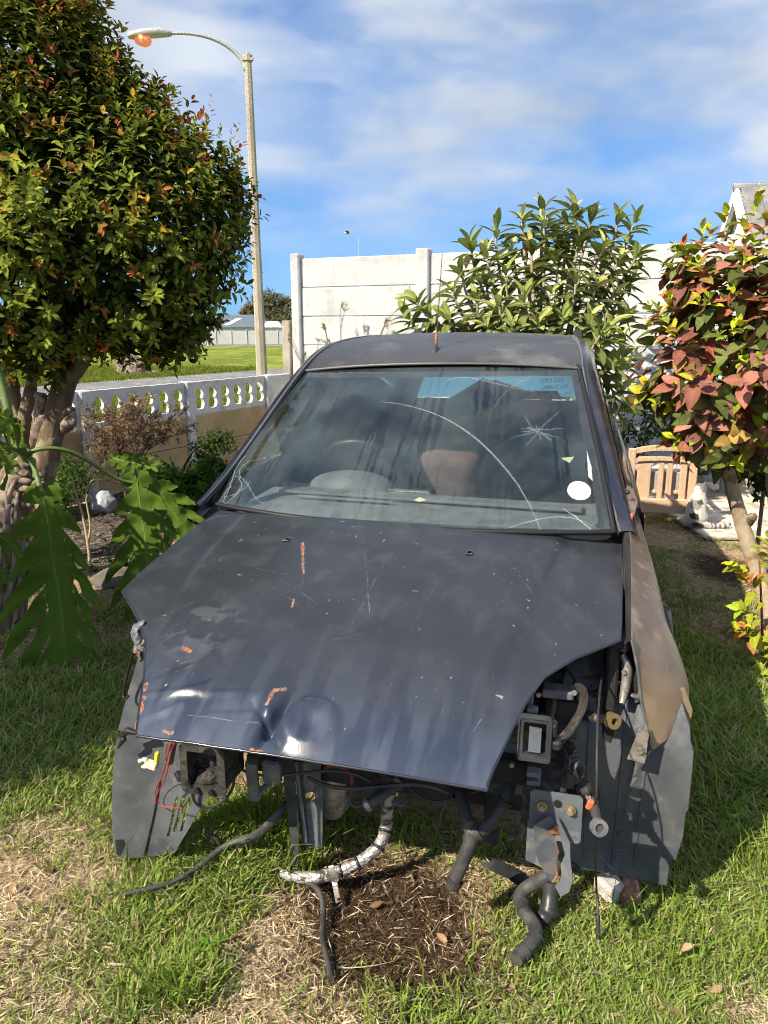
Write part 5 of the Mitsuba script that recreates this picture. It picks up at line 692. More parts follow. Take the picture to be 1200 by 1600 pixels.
v, f = man(manifold3d.Manifold.batch_boolean(ms, manifold3d.OpType.Add).refine_to_length(.02)); v = v + .025 * np.stack([nz(v, 22, i) for i in (1, 2, 3)], -1); add('cut_stub', (v, f), M['root'], tree, smooth=50, label='gnarled grey cut limb stubs on the trunk')
# an off-frame garden tree to the left whose shade falls on the grass beside the car
sh = thing('shade_tree', 'garden tree outside the frame at left that shades the grass', 'tree')
ls = [(A(-3.05, 1.35, 1.7), .40), (A(-2.75, 1.8, 1.62), .36), (A(-2.45, 2.25, 1.6), .32), (A(-3.2, 2.1, 1.9), .42)]
P, N = lump_shoots(ls, 300, r1, depth=.5); V4, F4, C4 = shoot_leaves(P, unit(N + A(0, 0, .4)), 8, .14, r1, .03, (1.1, .6), .075, .035, np.tile([.04, .065, .015], (len(P), 1)), np.tile([.05, .08, .02], (len(P), 1)), np.zeros(len(P)))
add_leaves(key_for('crown', sh), V4, F4, C4, M['leaf'], 0); add('trunk', branch_mesh([([A(-3.3, 1.3, -.05), A(-3.2, 1.4, .8), A(-3.05, 1.35, 1.7)], [.07, .06, .04]), ([A(-3.2, 1.4, .8), A(-2.75, 1.8, 1.6)], [.04, .02])], 10), M['bark'], sh, smooth=True)
# 2 copper-leaved shrub on the right
cop = thing('copper_shrub', 'copper and lime leaved shrub on a slim pale trunk at right', 'shrub')
r2 = np.random.default_rng(31)
lumps = [(A(1.6722, 3.85, 1.6206), .33), (A(2.0113, 3.9, 1.5918), .42), (A(1.4734, 3.75, 1.3356), .27), (A(1.8471, 3.8, 1.2256), .36), (A(1.3765, 3.8, 1.4247), .16), (A(1.5679, 3.7, 1.0958), .20), (A(1.8807, 3.6, 1.3855), .35)]
P, N = lump_shoots(lumps, 112, r2, depth=.35); D = unit(N * .8 + A(0, 0, .55) + rdir(len(P), r2) * .3); m = len(P)
copper = np.array([(.32, .13, .095), (.40, .18, .13), (.26, .125, .10), (.34, .22, .07), (.46, .15, .08)]); lime = np.array([(.38, .42, .03), (.50, .46, .04), (.26, .34, .03)])
gs = np.random.default_rng(32)
c_old = copper[gs.integers(0, 5, m)] * gs.uniform(.65, 1.2, (m, 1)); grn = gs.random(m) < .42; c_old[grn] = np.array([.095, .115, .035]) * gs.uniform(.8, 1.6, (grn.sum(), 1)); c_new = lime[gs.integers(0, 3, m)]
kw = dict(st=(.08, .24, .46, .70, .88), prof=(.42, .86, 1.0, .76, .36), rib=1.18)
Va, Fa, Ca = shoot_leaves(P - D * .08, D, 5, .13, r2, .03, (1.2, .8), .108, .075, c_old, c_new * .9, (gs.random(m) < .15) * 1.0, .12, .48, **kw)
kk = gs.random(m) < .36; Vb, Fb, Cb = shoot_leaves(P[kk] + D[kk] * .03, unit(D[kk] + A(0, 0, .6)), 4, .045, r2, .03, (.9, .3), .068, .036, c_new[kk], c_new[kk], np.ones(kk.sum()), .22, .12, **kw)
lead = [(A(1.7074, 3.75, 2.0017), A(0, 0, 1)), (A(1.7287, 3.7, 1.9124), A(.1, 0, 1)), (A(1.6558, 3.7, 1.8568), A(-.1, 0, 1)), (A(1.4361, 3.8, 1.7945), A(-.3, 0, 1)), (A(1.5002, 3.8, 1.8521), A(-.1, 0, 1)), (A(1.5881, 3.8, 1.9377), A(0, 0, 1))]
lead += [(A(1.7068, 3.35, 0.3432), A(-.5, -.1, .6)), (A(1.6862, 3.3, 0.1291), A(-.4, -.2, .5)), (A(1.7425, 3.3, 0.0186), A(-.1, -.2, .6)), (A(1.7276, 3.35, 0.2345), A(-.6, -.2, .2)), (A(1.744, 3.35, 0.4809), A(-.1, 0, 1)), (A(1.6851, 3.35, 0.4353), A(-.8, 0, .35)), (A(1.7284, 3.25, -0.0692), A(-.2, -.3, .4)), (A(1.7495, 3.3, 0.3453), A(-.1, -.2, .7)), (A(1.7653, 3.25, 0.1189), A(-.2, -.2, .7)), (A(1.7104, 3.3, 0.1759), A(-.7, -.1, .1))]
LP, LD = np.array([a for a, _ in lead]), unit(np.array([b for _, b in lead])); nl = len(LP)
Vc, Fc_, Cc = shoot_leaves(LP, LD, 7, .12, r2, .03, (.95, .4), .088, .050, np.array([(.30, .34, .035)] * nl), lime[gs.integers(0, 3, nl)], np.ones(nl), .2, .25, **kw); Cc[gs.random(len(Cc)) < .18] = (.42, .17, .06)
cr = key_for('crown', cop); labels[cr] = {'label': 'crown of broad copper-red leaves with lime young growth'}
V_, C_ = np.vstack([Va, Vb, Vc]), np.vstack([Ca, Cb, Cc]); C_ = C_ * (1 + .9 * nz(V_, 38, 6, 2)[..., None]); V_ = V_ + .005 * np.stack([nz(V_, 60, i, 2) for i in (1, 2, 3)], -1); pxr = V_[:, 0, 0] / V_[:, 0, 1]
add_leaves(cr, V_, Fa, C_, M['broad_leaf'], 300, score=np.linalg.norm(V_[:, 0] - CAM, axis=1) + 9 * (pxr > .52))
v, f = branch_mesh([([A(1.9933, 3.7, -0.0723), A(1.969, 3.75, 0.1531), A(1.9124, 3.8, 0.344), A(1.8249, 3.8, 0.5479), A(1.749, 3.8, 0.7471), A(1.6973, 3.8, 0.9096), A(1.6624, 3.8, 1.132)], [.052, .047, .042, .036, .034, .030, .024]), ([A(1.6877, 3.8, 0.9418), A(1.773, 3.85, 1.2533), A(1.8508, 3.9, 1.6222)], [.022, .016, .01]), ([A(1.6813, 3.8, 1.0057), A(1.5625, 3.8, 1.2565), A(1.4834, 3.8, 1.4398)], [.02, .014, .008]), ([A(2.1086, 3.7, -0.0723), A(1.9986, 3.7, 0.4411), A(1.9413, 3.8, 0.8125), A(1.929, 3.8, 1.1945)], [.04, .035, .03, .02])], 12)
v = v + .012 * np.stack([nz(v, 20, i) for i in (1, 2, 3)], -1); add('trunk', (v, f), M['bark_pale'], cop, smooth=50)
v, f = man(hull_chain([A(1.8491, 3.8, 0.5647), A(1.8529, 3.76, 0.5977)], [.03, .022]).refine_to_length(.01)); add('knot', (v + .01 * nz(v, 40, 3)[:, None], f), M['bark'], cop, smooth=40)
add('sucker', branch_mesh([([A(1.8563, 3.5, -0.088), A(1.7649, 3.4, 0.2473), A(1.7051, 3.36, 0.5082)], [.008, .006, .004]), ([A(1.8618, 3.4, -0.2083), A(1.7555, 3.32, 0.1208)], [.007, .004])], 6), M['rust'], cop, smooth=True, label='reddish young sucker stems')
# 3 loquat behind the car
loq = thing('loquat_tree', 'loquat tree with long ribbed leaves in rosettes behind the car', 'tree')
r3 = np.random.default_rng(41)
ros = [A(0.2466, 6.4, 1.7502), A(0.3656, 6.3, 1.6385), A(0.5005, 6.2, 1.5975), A(0.2067, 6.4, 1.6006), A(0.7358, 6.9, 2.2432), A(0.6515, 6.7, 1.9681), A(0.8498, 6.7, 2.1208), A(0.9504, 6.9, 2.3463), A(0.9844, 6.5, 1.9541), A(1.1645, 6.9, 2.4232), A(1.2013, 6.6, 2.1613), A(1.316, 6.7, 2.3716), A(1.3938, 6.5, 2.053), A(1.5451, 6.9, 2.3976), A(1.5873, 6.6, 2.2603), A(1.7333, 6.8, 2.435), A(1.7489, 6.5, 2.1512), A(1.977, 6.9, 2.4232), A(2.1143, 6.9, 2.3976), A(2.0981, 6.7, 2.1208), A(1.8842, 6.5, 2.053), A(1.5092, 6.3, 1.892), A(1.3127, 6.3, 1.795), A(1.0951, 6.2, 1.7424), A(0.8976, 6.2, 1.6943), A(0.7451, 6.4, 1.7502), A(1.6631, 6.3, 1.8436), A(1.8465, 6.4, 1.7997), A(0.8023, 6.2, 1.5488), A(0.9876, 6.1, 1.524), A(1.1829, 6.1, 1.572), A(1.3788, 6.1, 1.5959), A(1.5758, 6.1, 1.5959), A(1.7267, 6.1, 1.548), A(1.6361, 6, 1.3811), A(1.7435, 6, 1.2369), A(1.8193, 6.05, 1.0631), A(1.6254, 5.9, 1.5), A(1.6676, 7.1, 2.5286), A(1.3884, 7.1, 2.5547), A(0.663, 6.3, 1.5248), A(1.493, 7, 2.2539), A(1.1079, 7, 2.2013), A(1.8682, 6.9, 2.0084), A(0.8816, 6.9, 1.9293), A(1.3008, 6.8, 1.9751), A(1.6138, 6.7, 1.7619), A(2.0598, 6.7, 1.9168), A(1.1189, 6.6, 1.6038), A(1.3904, 6.6, 1.5), A(1.6915, 6.5, 1.397), A(1.9678, 6.5, 1.6022), A(0.5712, 6.6, 1.8091), A(1.9284, 6.3, 1.2997), A(1.9417, 6.2, 0.8996)]
base, m = [], len(ros); hub = A(1.3363, 6.5, 1.0835)
P = np.array(ros); D = unit((P - hub) * A(.8, .8, 1) + A(0, -.12, .45) + rdir(m, r3) * .2); tw = []
for p, d in zip(P, D): tw.append(([p - d * .02, p - d * .22, (p - d * .45) * .6 + hub * .4 + A(0, 0, -.05)], [.010, .013, .018]))
co = np.outer(r3.uniform(.8, 1.3, m), (.075, .10, .034)); cn_ = np.where((r3.random(m) < .5)[:, None], A(.27, .29, .11), A(.13, .16, .045))
V5, F5, C5 = shoot_leaves(P - D * .13, D, 12, .16, r3, .02, (1.25, .28), .245, .080, co, cn_, np.ones(m) * .95, .22, .32, st=(.12, .3, .55, .78, .92), prof=(.45, .8, 1.0, .72, .36), rib=1.5)
V5b, _, C5b = shoot_leaves(P - D * .30, D, 7, .14, r3, .02, (1.3, .9), .225, .085, co * .9, co, np.zeros(m), .2, .5, st=(.12, .3, .55, .78, .92), prof=(.45, .8, 1.0, .72, .36), rib=1.4); dd_ = r3.random(len(C5b)) < .07; C5b[dd_] = (.36, .24, .13)
cr = key_for('crown', loq); labels[cr] = {'label': 'open crown of long leathery leaves'}; V_ = np.vstack([V5, V5b]); add_leaves(cr, V_, F5, np.vstack([C5, C5b]) * A(1.75, 1.65, 1.5), M['broad_leaf'], 300)
add('branches', branch_mesh(tw, 6), M['grey_twig'], loq, smooth=True); add('trunk', branch_mesh([([A(hub[0], hub[1], -.05), A(hub[0] + .05, hub[1], .6), hub], [.08, .06, .045])], 10), M['bark'], loq, smooth=True)
# 4 tree philodendron in the left foreground
phi = thing('philodendron', 'tree philodendron with huge deeply cut leaves and ropy aerial roots in the left foreground', 'plant')
hubp = A(-1.7595, 3.75, 0.8919)
v, f = branch_mesh([([A(-2.0599, 3.8, -0.0787), A(-1.9696, 3.8, 0.2749), A(-1.9063, 3.8, 0.5479), A(-1.8328, 3.78, 0.7511), hubp], [.13, .12, .105, .085, .045])], 16); v = v + .02 * np.stack([nz(v, 14, i) for i in (1, 2, 3)], -1); ptr = add('trunk', (v, f), M['root'], phi, smooth=50)
r5 = np.random.default_rng(51)
for k in range(15):                                                                        # leaf scars down the trunk
    px, py = 22 + (k % 3) * 16 + r5.uniform(-3, 3), 735 + k * 4.2; c = A(*A(-1.7368, 3.68, 0.8657)) + A((px - 40) * 3.7 / 1202, .01 * abs(k % 3 - 1), -(py - 730) * 3.75 / 1202); mm = manifold3d.Manifold.sphere(1, 20).scale((.034, .02, .018)).rotate((0, 0, r5.uniform(-30, 30))).translate(tuple(c)); v, f = man(mm); add('leaf_scar', (v + .004 * nz(v, 60, k)[:, None], f), M['root'], ptr, smooth=True)
for k, (a, b, c, d) in enumerate(((A(-1.778, 3.66, 0.7432), A(-1.7817, 3.6, 0.5661), A(-1.8055, 3.6, 0.4048), A(-1.894, 3.6, 0.1736)), (A(-1.8197, 3.68, 0.675), A(-1.8082, 3.6, 0.6614), A(-1.8233, 3.6, 0.4697), A(-1.9244, 3.6, 0.2403)), (A(-1.7821, 3.66, 0.6474), A(-1.783, 3.58, 0.4109), A(-1.8384, 3.58, 0.2473), A(-1.9113, 3.58, 0.1308)), (A(-1.8461, 3.68, 0.578), A(-1.8647, 3.62, 0.464), A(-1.9034, 3.62, 0.3987), A(-1.9551, 3.62, 0.333)), (A(-1.7795, 3.68, 0.6104), A(-1.7645, 3.6, 0.4373), A(-1.7982, 3.6, 0.2403), A(-1.8518, 3.6, 0.0385)), (A(-1.7902, 3.68, 0.8026), A(-1.8103, 3.65, 0.7452), A(-1.8333, 3.65, 0.6498), A(-1.8617, 3.66, 0.5506)), (A(-1.7803, 3.7, 0.5402), A(-1.7657, 3.66, 0.3866), A(-1.7996, 3.66, 0.1855), A(-1.8242, 3.66, 0.0142)), (A(-1.8784, 3.66, 0.4853), A(-1.8607, 3.56, 0.3523), A(-1.8893, 3.56, 0.1551), A(-1.9615, 3.56, 0.021)))):
    add('aerial_root', tube([a, b, c, d], [.010, .014, .012, .011], 8), M['root'], phi, smooth=True)
add('old_stem', tube([A(-2.0654, 3.95, 0.3696), A(-1.9999, 3.95, 0.6489), A(-1.9397, 3.95, 0.9197)], [.13, .11, .10], 14), M['bark_pale'], phi, smooth=True)
def big_leaf(base, tip, side, width, lob, droop, petiole, seed, pr_=.014, lab=None):
    rg = np.random.default_rng(seed); base, tip = A(*base), A(*tip); Dv = tip - base; L = np.linalg.norm(Dv); Dv /= L; S = unit(A(*side)); S = unit(S - Dv * (S @ Dv)); Nn = unit(np.cross(S, Dv))
    pts_r = []
    for sg in (1, -1):
        pp = []
        for k in range(lob):
            t = -.10 + 1.02 * k / lob; env = width / 2 * (np.sin(np.pi * np.clip((t + .22) / 1.28, 0, 1)) ** .75); w_ = 1.02 / lob; e = env * rg.uniform(.85, 1.1); sw = .20 * (1 - k / lob) * 0 + .30 * env / width * 2 * (t + .25)
            pp += [(env * .26, t), (e * .62, t + w_ * .02 + sw * .55), (e * .80, t + w_ * .02 + sw * .85), (e * .86, t + w_ * .22 + sw * .9), (e * 1.0, t + w_ * .36 + sw * 1.1), (e * .97, t + w_ * .52 + sw * 1.15), (e * .78, t + w_ * .60 + sw * .9), (e * .55, t + w_ * .74 + sw * .6), (env * .26, t + w_ * .82)]
        pts_r.append([(sg * x / 1.0, y * L) for x, y in pp])
    poly = Polygon([(0, -.02 * L)] + pts_r[0] + [(0, L)] + pts_r[1][::-1]).buffer(.004 * L).buffer(-.004 * L)
    if poly.geom_type != 'Polygon': poly = max(poly.geoms, key=lambda g_: g_.area)
    def fn(q):
        x, y = q[:, 0], q[:, 1] / L; ax = np.abs(x) / (width / 2)
        wav = .011 * np.cos(2 * np.pi * (y * lob - ax * .55)) * np.minimum(ax * 3, 1) + .012 * np.sin(y * 40 + ax * 5) * ax + .05 * nz(np.c_[q * 6, q[:, 0] * 0], 1, seed)
        return base + Dv * (y * L)[:, None] + S * (x * (1 - .12 * ax))[:, None] + Nn * (-.10 * width * ax ** 1.5 * 1.6 + .05 * width * (1 - np.abs(1 - 3 * ax).clip(0, 1)) + wav)[:, None] + A(0, 0, -1) * (droop * (y ** 2) * L + .10 * width * ax ** 2)[:, None] + unit(Nn * A(1, 1, 0)) * (-.08 * (y - .5) ** 2)[:, None]
    v, f = trimesh.creation.triangulate_polygon(poly, engine='earcut'); v3 = np.c_[v, np.zeros(len(v))]; v3, f = trimesh.remesh.subdivide_to_size(v3, f, .03, 12); mm = trimesh.Trimesh(v3, f); mm.merge_vertices(); q = np.array(mm.vertices)[:, :2]
    vein = np.exp(-(q[:, 0] / .006) ** 2) + .5 * np.exp(-((np.mod(q[:, 1] - np.abs(q[:, 0]) * .55 - .02, L / lob) - L / lob * .5) / .004) ** 2)
    col = np.outer(1 + .2 * nz(np.c_[q, q[:, 0] * 0], 9, seed), (.085, .145, .022)) + np.outer(vein, (.03, .04, .010))
    k = add('leaf', (fn(q), np.array(mm.faces)), M['leaf'], phi, smooth=True, color=col, label=lab)
    if petiole is not None: add('petiole', tube(petiole, [pr_, pr_ * .9, pr_ * .7], 10), M['green_stem'], phi, smooth=True)
    yy = np.linspace(0, .93, 20); add('midrib', tube(fn(np.c_[0 * yy, yy * L]) + Nn * .002, [.0045, .003, .001], 6, raw=True), M['green_stem'], k, smooth=True)
big_leaf(A(-1.5719, 3.5, 0.7519), A(-1.4605, 3.3, -0.0612), (1, -.15, .1), .60, 7, -.02, [hubp, A(-1.7032, 3.68, 0.8908), A(-1.6362, 3.58, 0.8154), A(-1.5701, 3.5, 0.7398)], 1, lab='great cut leaf hanging to the grass')
big_leaf(A(-1.2837, 3.95, 0.7446), A(-1.1931, 3.75, 0.1357), (1, .1, .12), .46, 6, .0, [hubp, A(-1.684, 3.72, 0.9472), A(-1.5539, 3.78, 0.9255), A(-1.4246, 3.88, 0.8047), A(-1.2809, 3.95, 0.7378)], 2, .012, 'great cut leaf drooping beside the hood')
big_leaf(A(-1.3375, 4.3, 0.7036), A(-1.0793, 4.25, 0.3597), (.8, .3, .5), .34, 5, .1, None, 3); big_leaf(A(-1.6385, 3.4, 1.1286), A(-1.8251, 3.3, 1.0152), (.3, -.4, .9), .34, 5, .1, [hubp, A(-1.7258, 3.62, 0.9987), A(-1.6568, 3.45, 1.1231)], 4, .022)
big_leaf(A(-1.6975, 3.3, 1.043), A(-1.5765, 3.25, 0.9259), (.9, -.2, .5), .20, 4, .1, [hubp, A(-1.7504, 3.6, 0.9651), A(-1.7665, 3.4, 1.0005)], 5, .013); big_leaf(A(-1.7288, 3.2, 0.6982), A(-1.5252, 3.15, 0.5928), (.2, -.3, 1), .20, 4, .1, None, 6); big_leaf(A(-1.77, 3.2, 0.5842), A(-1.6323, 3.2, 0.4538), (.2, -.3, 1), .20, 4, .1, None, 7); big_leaf(A(-1.7979, 3.5, 1.1611), A(-1.5717, 3.4, 1.0918), (.2, -.5, 1), .16, 4, .05, None, 8)
big_leaf(A(-1.5883, 4.5, 0.7818), A(-1.2991, 4.4, 0.7228), (.2, .6, .9), .22, 5, .0, None, 9)
add('petiole', tube([hubp, A(-1.8094, 3.75, 1.0122), A(-1.8569, 3.8, 1.1945), A(-1.8921, 3.8, 1.3792)], [.024, .022, .018], 10), M['green_stem'], phi, smooth=True)
# 5 small plants along the fence
def fine_plant(t, root, n, hgt, spread, m_, rg, leaves=0, lc=(.30, .25, .14), ll=.03, lw=.006, twr=.004, depth=3, bm='leaf_matte', up=.9):
    segs, ends = [], []
    def grow(p, d, l, r, k):
        q = p + d * l; mid_ = (p + q) / 2 + rg.normal(size=3) * l * .06; segs.append(([p, mid_, q], [r, r * .85, r * .6]))
        if k == 0: ends.append((q, d)); return
        for _ in range(rg.integers(2, 4)): grow(q if rg.random() < .7 else mid_, unit(d * up + rdir(1, rg)[0] * spread + A(0, 0, .12)), l * rg.uniform(.55, .9), r * .70, k - 1)
    for _ in range(n): grow(A(*root) + A(*(rg.normal(size=2) * .02), 0), unit(A(0, 0, 1) + rdir(1, rg)[0] * spread * .6), hgt * rg.uniform(.35, .5), twr, depth)
    add('stems', cat(*[tube(p, r, 4, 5, cap=False) for p, r in segs]), M[m_], t)
    if leaves:
        e = [ends[i] for i in rg.integers(0, len(ends), leaves)]; P_ = np.array([a - b * rg.uniform(0, .06) for a, b in e]); D_ = unit(np.array([b for _, b in e]) + rdir(leaves, rg) * .8)
        b_ = leaf_batch(P_, D_, unit(rdir(leaves, rg) * .6 + A(0, -.3, 1)), ll * rg.uniform(.6, 1.3, leaves), lw * rg.uniform(.7, 1.2, leaves), np.outer(rg.uniform(.6, 1.4, leaves), lc)); add_leaves(t, *b_, M[bm], 0)
r6 = np.random.default_rng(61)
t = thing('dead_shrub', 'leafless brown dead shrub against the low fence', 'shrub')
fine_plant(t, A(-2.1932, 6.5, -0.0141), 5, .68, .66, 'dead_twig', r6, 5200, (.20, .14, .085), .05, .010, .012, 5)
for k, (q, lab) in enumerate(((A(-0.7174, 9.2, 0.9852), 'dry grey weed against the tall wall, leftmost of three'), (A(-0.4432, 9, 0.9964), 'tallest dry weed with a green tip against the tall wall'), (A(0.0211, 8.6, 1.0883), 'small dry weed against the tall wall beside the loquat'))):
    t = thing('dry_weed', lab, 'weed'); fine_plant(t, q * A(1, 1, 0), 4 - k % 2, (1.15, 1.35, .95)[k], .34, 'twig', r6, 300, (.20, .18, .10), .06, .014, .012, 3)
t = thing('bare_sapling', 'pale thin leafless sapling in the mulch bed', 'plant')
add('stem', branch_mesh([([A(-1.9557, 4.9, 0.0093), A(-1.9573, 4.9, 0.1853), A(-1.9821, 4.9, 0.38), A(-2.025, 4.9, 0.5503), A(-2.1536, 4.9, 0.5925)][:4], [.010, .009, .007, .004]), ([A(-1.955, 4.9, 0.1635), A(-1.9338, 4.9, 0.3586), A(-1.9393, 4.9, 0.4868), A(-1.8731, 4.9, 0.5798)], [.008, .006, .005, .003]), ([A(-1.9855, 4.9, 0.3886), A(-2.058, 4.9, 0.508), A(-2.1453, 4.9, 0.5925)], [.006, .004, .003]), ([A(-2.0164, 4.9, 0.508), A(-2.0282, 4.9, 0.6051), A(-2.0585, 4.9, 0.6344)], [.005, .004, .003])], 6), M['pale_stem'], t, smooth=True)
n = 26; b_ = leaf_batch(np.array([A(-1.8731, 4.9, 0.5798), A(-2.0593, 4.9, 0.6261), A(-1.9393, 4.9, 0.4868), A(-2.1453, 4.9, 0.5925)])[r6.integers(0, 4, n)] + r6.normal(size=(n, 3)) * .02, rdir(n, r6), rdir(n, r6), .035, .016, np.outer(r6.uniform(.8, 1.3, n), (.22, .24, .05))); add_leaves(t, *b_, M['leaf'], 0)
def bushlet(nm, lab, lumps_, n, L, W, c, rg, mt='leaf', parts=0):
    t = thing(nm, lab, 'shrub'); P_, N_ = lump_shoots(lumps_, n, rg, depth=.5); b_ = shoot_leaves(P_, unit(N_ + A(0, 0, .6)), 7, .07, rg, .02, (1.1, .6), L, W, np.outer(rg.uniform(.7, 1.3, len(P_)), c), np.outer(np.ones(len(P_)), A(*c) * 1.7), np.ones(len(P_)) * .6); add_leaves(t, *b_, M[mt], parts); c0 = lumps_[0][0]; add('stem', tube([A(c0[0], c0[1], 0), c0], [.014, .008], 6), M['twig'], t); return t
bushlet('small_shrub', 'small bright green leafy shrub beside the tree trunk', [(A(-2.2018, 5, 0.4444), .10), (A(-2.2614, 5.4, 0.4766), .15), (A(-2.1996, 5, 0.3353), .09)], 420, .045, .016, (.05, .10, .018), r6)
bushlet('small_shrub', 'dark leafy shrub climbing the fence by the windscreen pillar', [(A(-1.6424, 7, 0.4717), .10), (A(-1.5783, 7.4, 0.4753), .12), (A(-1.6537, 6.8, 0.2697), .12)], 260, .05, .022, (.035, .065, .015), r6)
bushlet('small_shrub', 'dark glossy leafy shrub between the strap leaf clump and the hood', [(A(-1.5287, 6, 0.2593), .16), (A(-1.778, 6.2, 0.2448), .16), (A(-1.4605, 6.4, 0.3146), .14)], 300, .07, .032, (.045, .085, .018), r6)
bushlet('small_shrub', 'low dark shrub under the dead shrub against the fence panels', [(A(-2.1101, 6.6, 0.0203), .13), (A(-2.2893, 6.7, -0.0607), .10)], 320, .055, .026, (.04, .075, .018), r6)
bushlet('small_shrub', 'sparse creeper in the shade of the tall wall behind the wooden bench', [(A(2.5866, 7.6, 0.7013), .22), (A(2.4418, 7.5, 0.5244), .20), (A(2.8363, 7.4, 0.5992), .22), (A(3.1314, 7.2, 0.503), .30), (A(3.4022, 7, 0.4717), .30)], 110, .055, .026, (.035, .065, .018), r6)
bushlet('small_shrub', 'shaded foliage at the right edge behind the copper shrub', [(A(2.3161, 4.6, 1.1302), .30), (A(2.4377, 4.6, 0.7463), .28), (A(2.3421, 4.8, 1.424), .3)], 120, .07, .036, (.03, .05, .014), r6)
t = thing('strap_leaf_clump', 'clump of glossy dark strap leaves at the foot of the fence', 'plant'); n = 130
c0 = A(*A(-1.687, 6.3, 0.1699)); P_ = c0 * A(1, 1, 0) + np.c_[r6.normal(size=(n, 2)) * .10, np.full(n, .12)]; D_ = unit(np.c_[r6.normal(size=(n, 2)) * .55, np.ones(n)]); b_ = leaf_batch(P_, D_, unit(np.c_[-D_[:, :2] * 1.0, np.full(n, .8)] + .05), r6.uniform(.28, .48, n), .032, np.outer(r6.uniform(.7, 1.3, n), (.035, .070, .016)), .15, .55, st=(.15, .4, .65, .85), prof=(.8, 1, .9, .6)); add_leaves(t, *b_, M['leaf'], 130)
t = thing('white_bag', 'crumpled white plastic bag lying by the fence under the dead shrub', 'bag')
c0 = A(-2.3535, 6.4, 0.1098); v, f = man(manifold3d.Manifold.sphere(1, 40).scale((.11, .09, .105)).refine(2)); add('sack', (v + .06 * np.stack([np.abs(nz(v, 9, i, 3)) for i in (1, 2, 3)], -1) - .03 + A(*c0), f), M['bag'], t, smooth=40)
v, f = man(manifold3d.Manifold.sphere(1, 32).scale((.17, .13, .07)).translate(tuple(A(*A(-1.6499, 4.5267, 0.02))))); add('stone', (v + .05 * np.stack([nz(v, 6, i) for i in (1, 2, 3)], -1), f), M['stone'], smooth=40, label='flat brown stone edging the bed beside the hood', category='stone')
# far tree
def far_tree(lab, cs_, c, n, tr0, s=.5, group='trees beyond the field'):
    t = thing('far_tree', lab, 'tree', group); P_, N_ = lump_shoots(cs_, n, r6, depth=.6); k = len(P_)
    b_ = shoot_leaves(P_, unit(N_ + rdir(k, r6) * .5), 6, s, r6, .1, (1.1, .6), s * .9, s * .5, np.outer(r6.uniform(.6, 1.4, k), c), np.outer(np.ones(k), A(*c) * 1.4), r6.random(k)); add_leaves(key_for('crown', t), *b_, M['leaf_matte'], 0); add('trunk', tube([A(tr0[0], tr0[1], 0), A(tr0[0], tr0[1], cs_[0][0][2])], [.5, .2], 8), M['bark'], t)
far_tree('big round olive-grey tree beyond the far houses', [(A(-20.5, 140, 5.6), 2.9), (A(-23.3, 140, 4.6), 2.0), (A(-17.6, 141, 5.0), 2.8), (A(-21.5, 139, 3.0), 2.6), (A(-15.5, 141, 4.2), 2.6), (A(-18.5, 139, 2.8), 2.6)], (.13, .12, .06), 11.0, (-20.5, 140))
far_tree('small palm-like tree above the far roofs', [(A(-29.3, 134, 3.6), .9)], (.16, .13, .06), 4.0, (-29.3, 134), .5)
far_tree('low dark shrubby trees at the far left of the field', [(A(-52, 118, 2.2), 2.6), (A(-58, 118, 2.6), 3.0), (A(-47, 119, 1.8), 2.0)], (.07, .09, .035), 4.0, (-52, 118))

# 6 wooden bench and the cat
bench = thing('wooden_bench', 'pale slatted wooden garden bench with a grey cushion, turned away', 'bench')
b0 = A(2.20, 6.0, 0); BRt = np.stack([unit(A(.985, -.17, 0)), unit(A(.17, .985, 0)), A(0, 0, 1)], 1)
def bp(nm, size, c, rot=None, m_='wood', **k): v, f = rbox(size, c, .006, rot); return add(nm, (b0 + v @ BRt.T, f), M[m_], bench, **k)
bp('back_post', (.055, .05, .56), (.235, 0, .33)); bp('back_post', (.055, .05, .56), (-.235, 0, .33)); bp('bottom_rail', (.46, .035, .115), (0, -.008, .155))
def arch(z0, rise, th, wd):
    x = np.linspace(-.235, .235, 24); z = z0 + rise * (1 - (x / .235) ** 2); P_ = np.stack([np.stack([x, 0 * x + dy, z + dz], -1) for dy, dz in ((-.02, -th), (-.02, th), (.02, th), (.02, -th), (-.02, -th))], 1); return b0 + grid(P_)[0] @ BRt.T, grid(P_)[1]
add('top_rail', arch(.585, .035, .020, .04), M['wood'], bench); add('middle_rail', arch(.515, .020, .014, .04), M['wood'], bench)
for x, w in ((-.135, .105), (-.005, .04), (.060, .045), (.165, .05)): bp('slat', (w, .022, .345), (x, .01, .375))
bp('seat_board', (.50, .48, .03), (0, .27, .26)); bp('cushion', (.44, .42, .16), (0, .26, .34), None, 'cushion'); bp('arm', (.05, .50, .03), (.245, .27, .46)); bp('arm', (.05, .50, .03), (-.245, .27, .46)); bp('front_leg', (.05, .05, .44), (.235, .50, .23)); bp('front_leg', (.05, .05, .44), (-.235, .50, .23)); bp('back_leg', (.05, .05, .16), (.235, .02, .06)); bp('back_leg', (.05, .05, .16), (-.235, .02, .06))
low = thing('timber_edging', 'dark brown timber plank on blocks behind the cat', 'plank'); add('plank', rbox((1.6, .10, .07), (3.55, 7.15, .20), .01, frame((0, 0, 1), (.93, -.36, 0))), M['dark_wood'], low)
for k in range(4): add('block', rbox((.26, .16, .17), (2.98 + k * .37, 7.36 - k * .143, .08), .012, frame((0, 0, 1), (.93, -.36, 0))), M['concrete'], low)
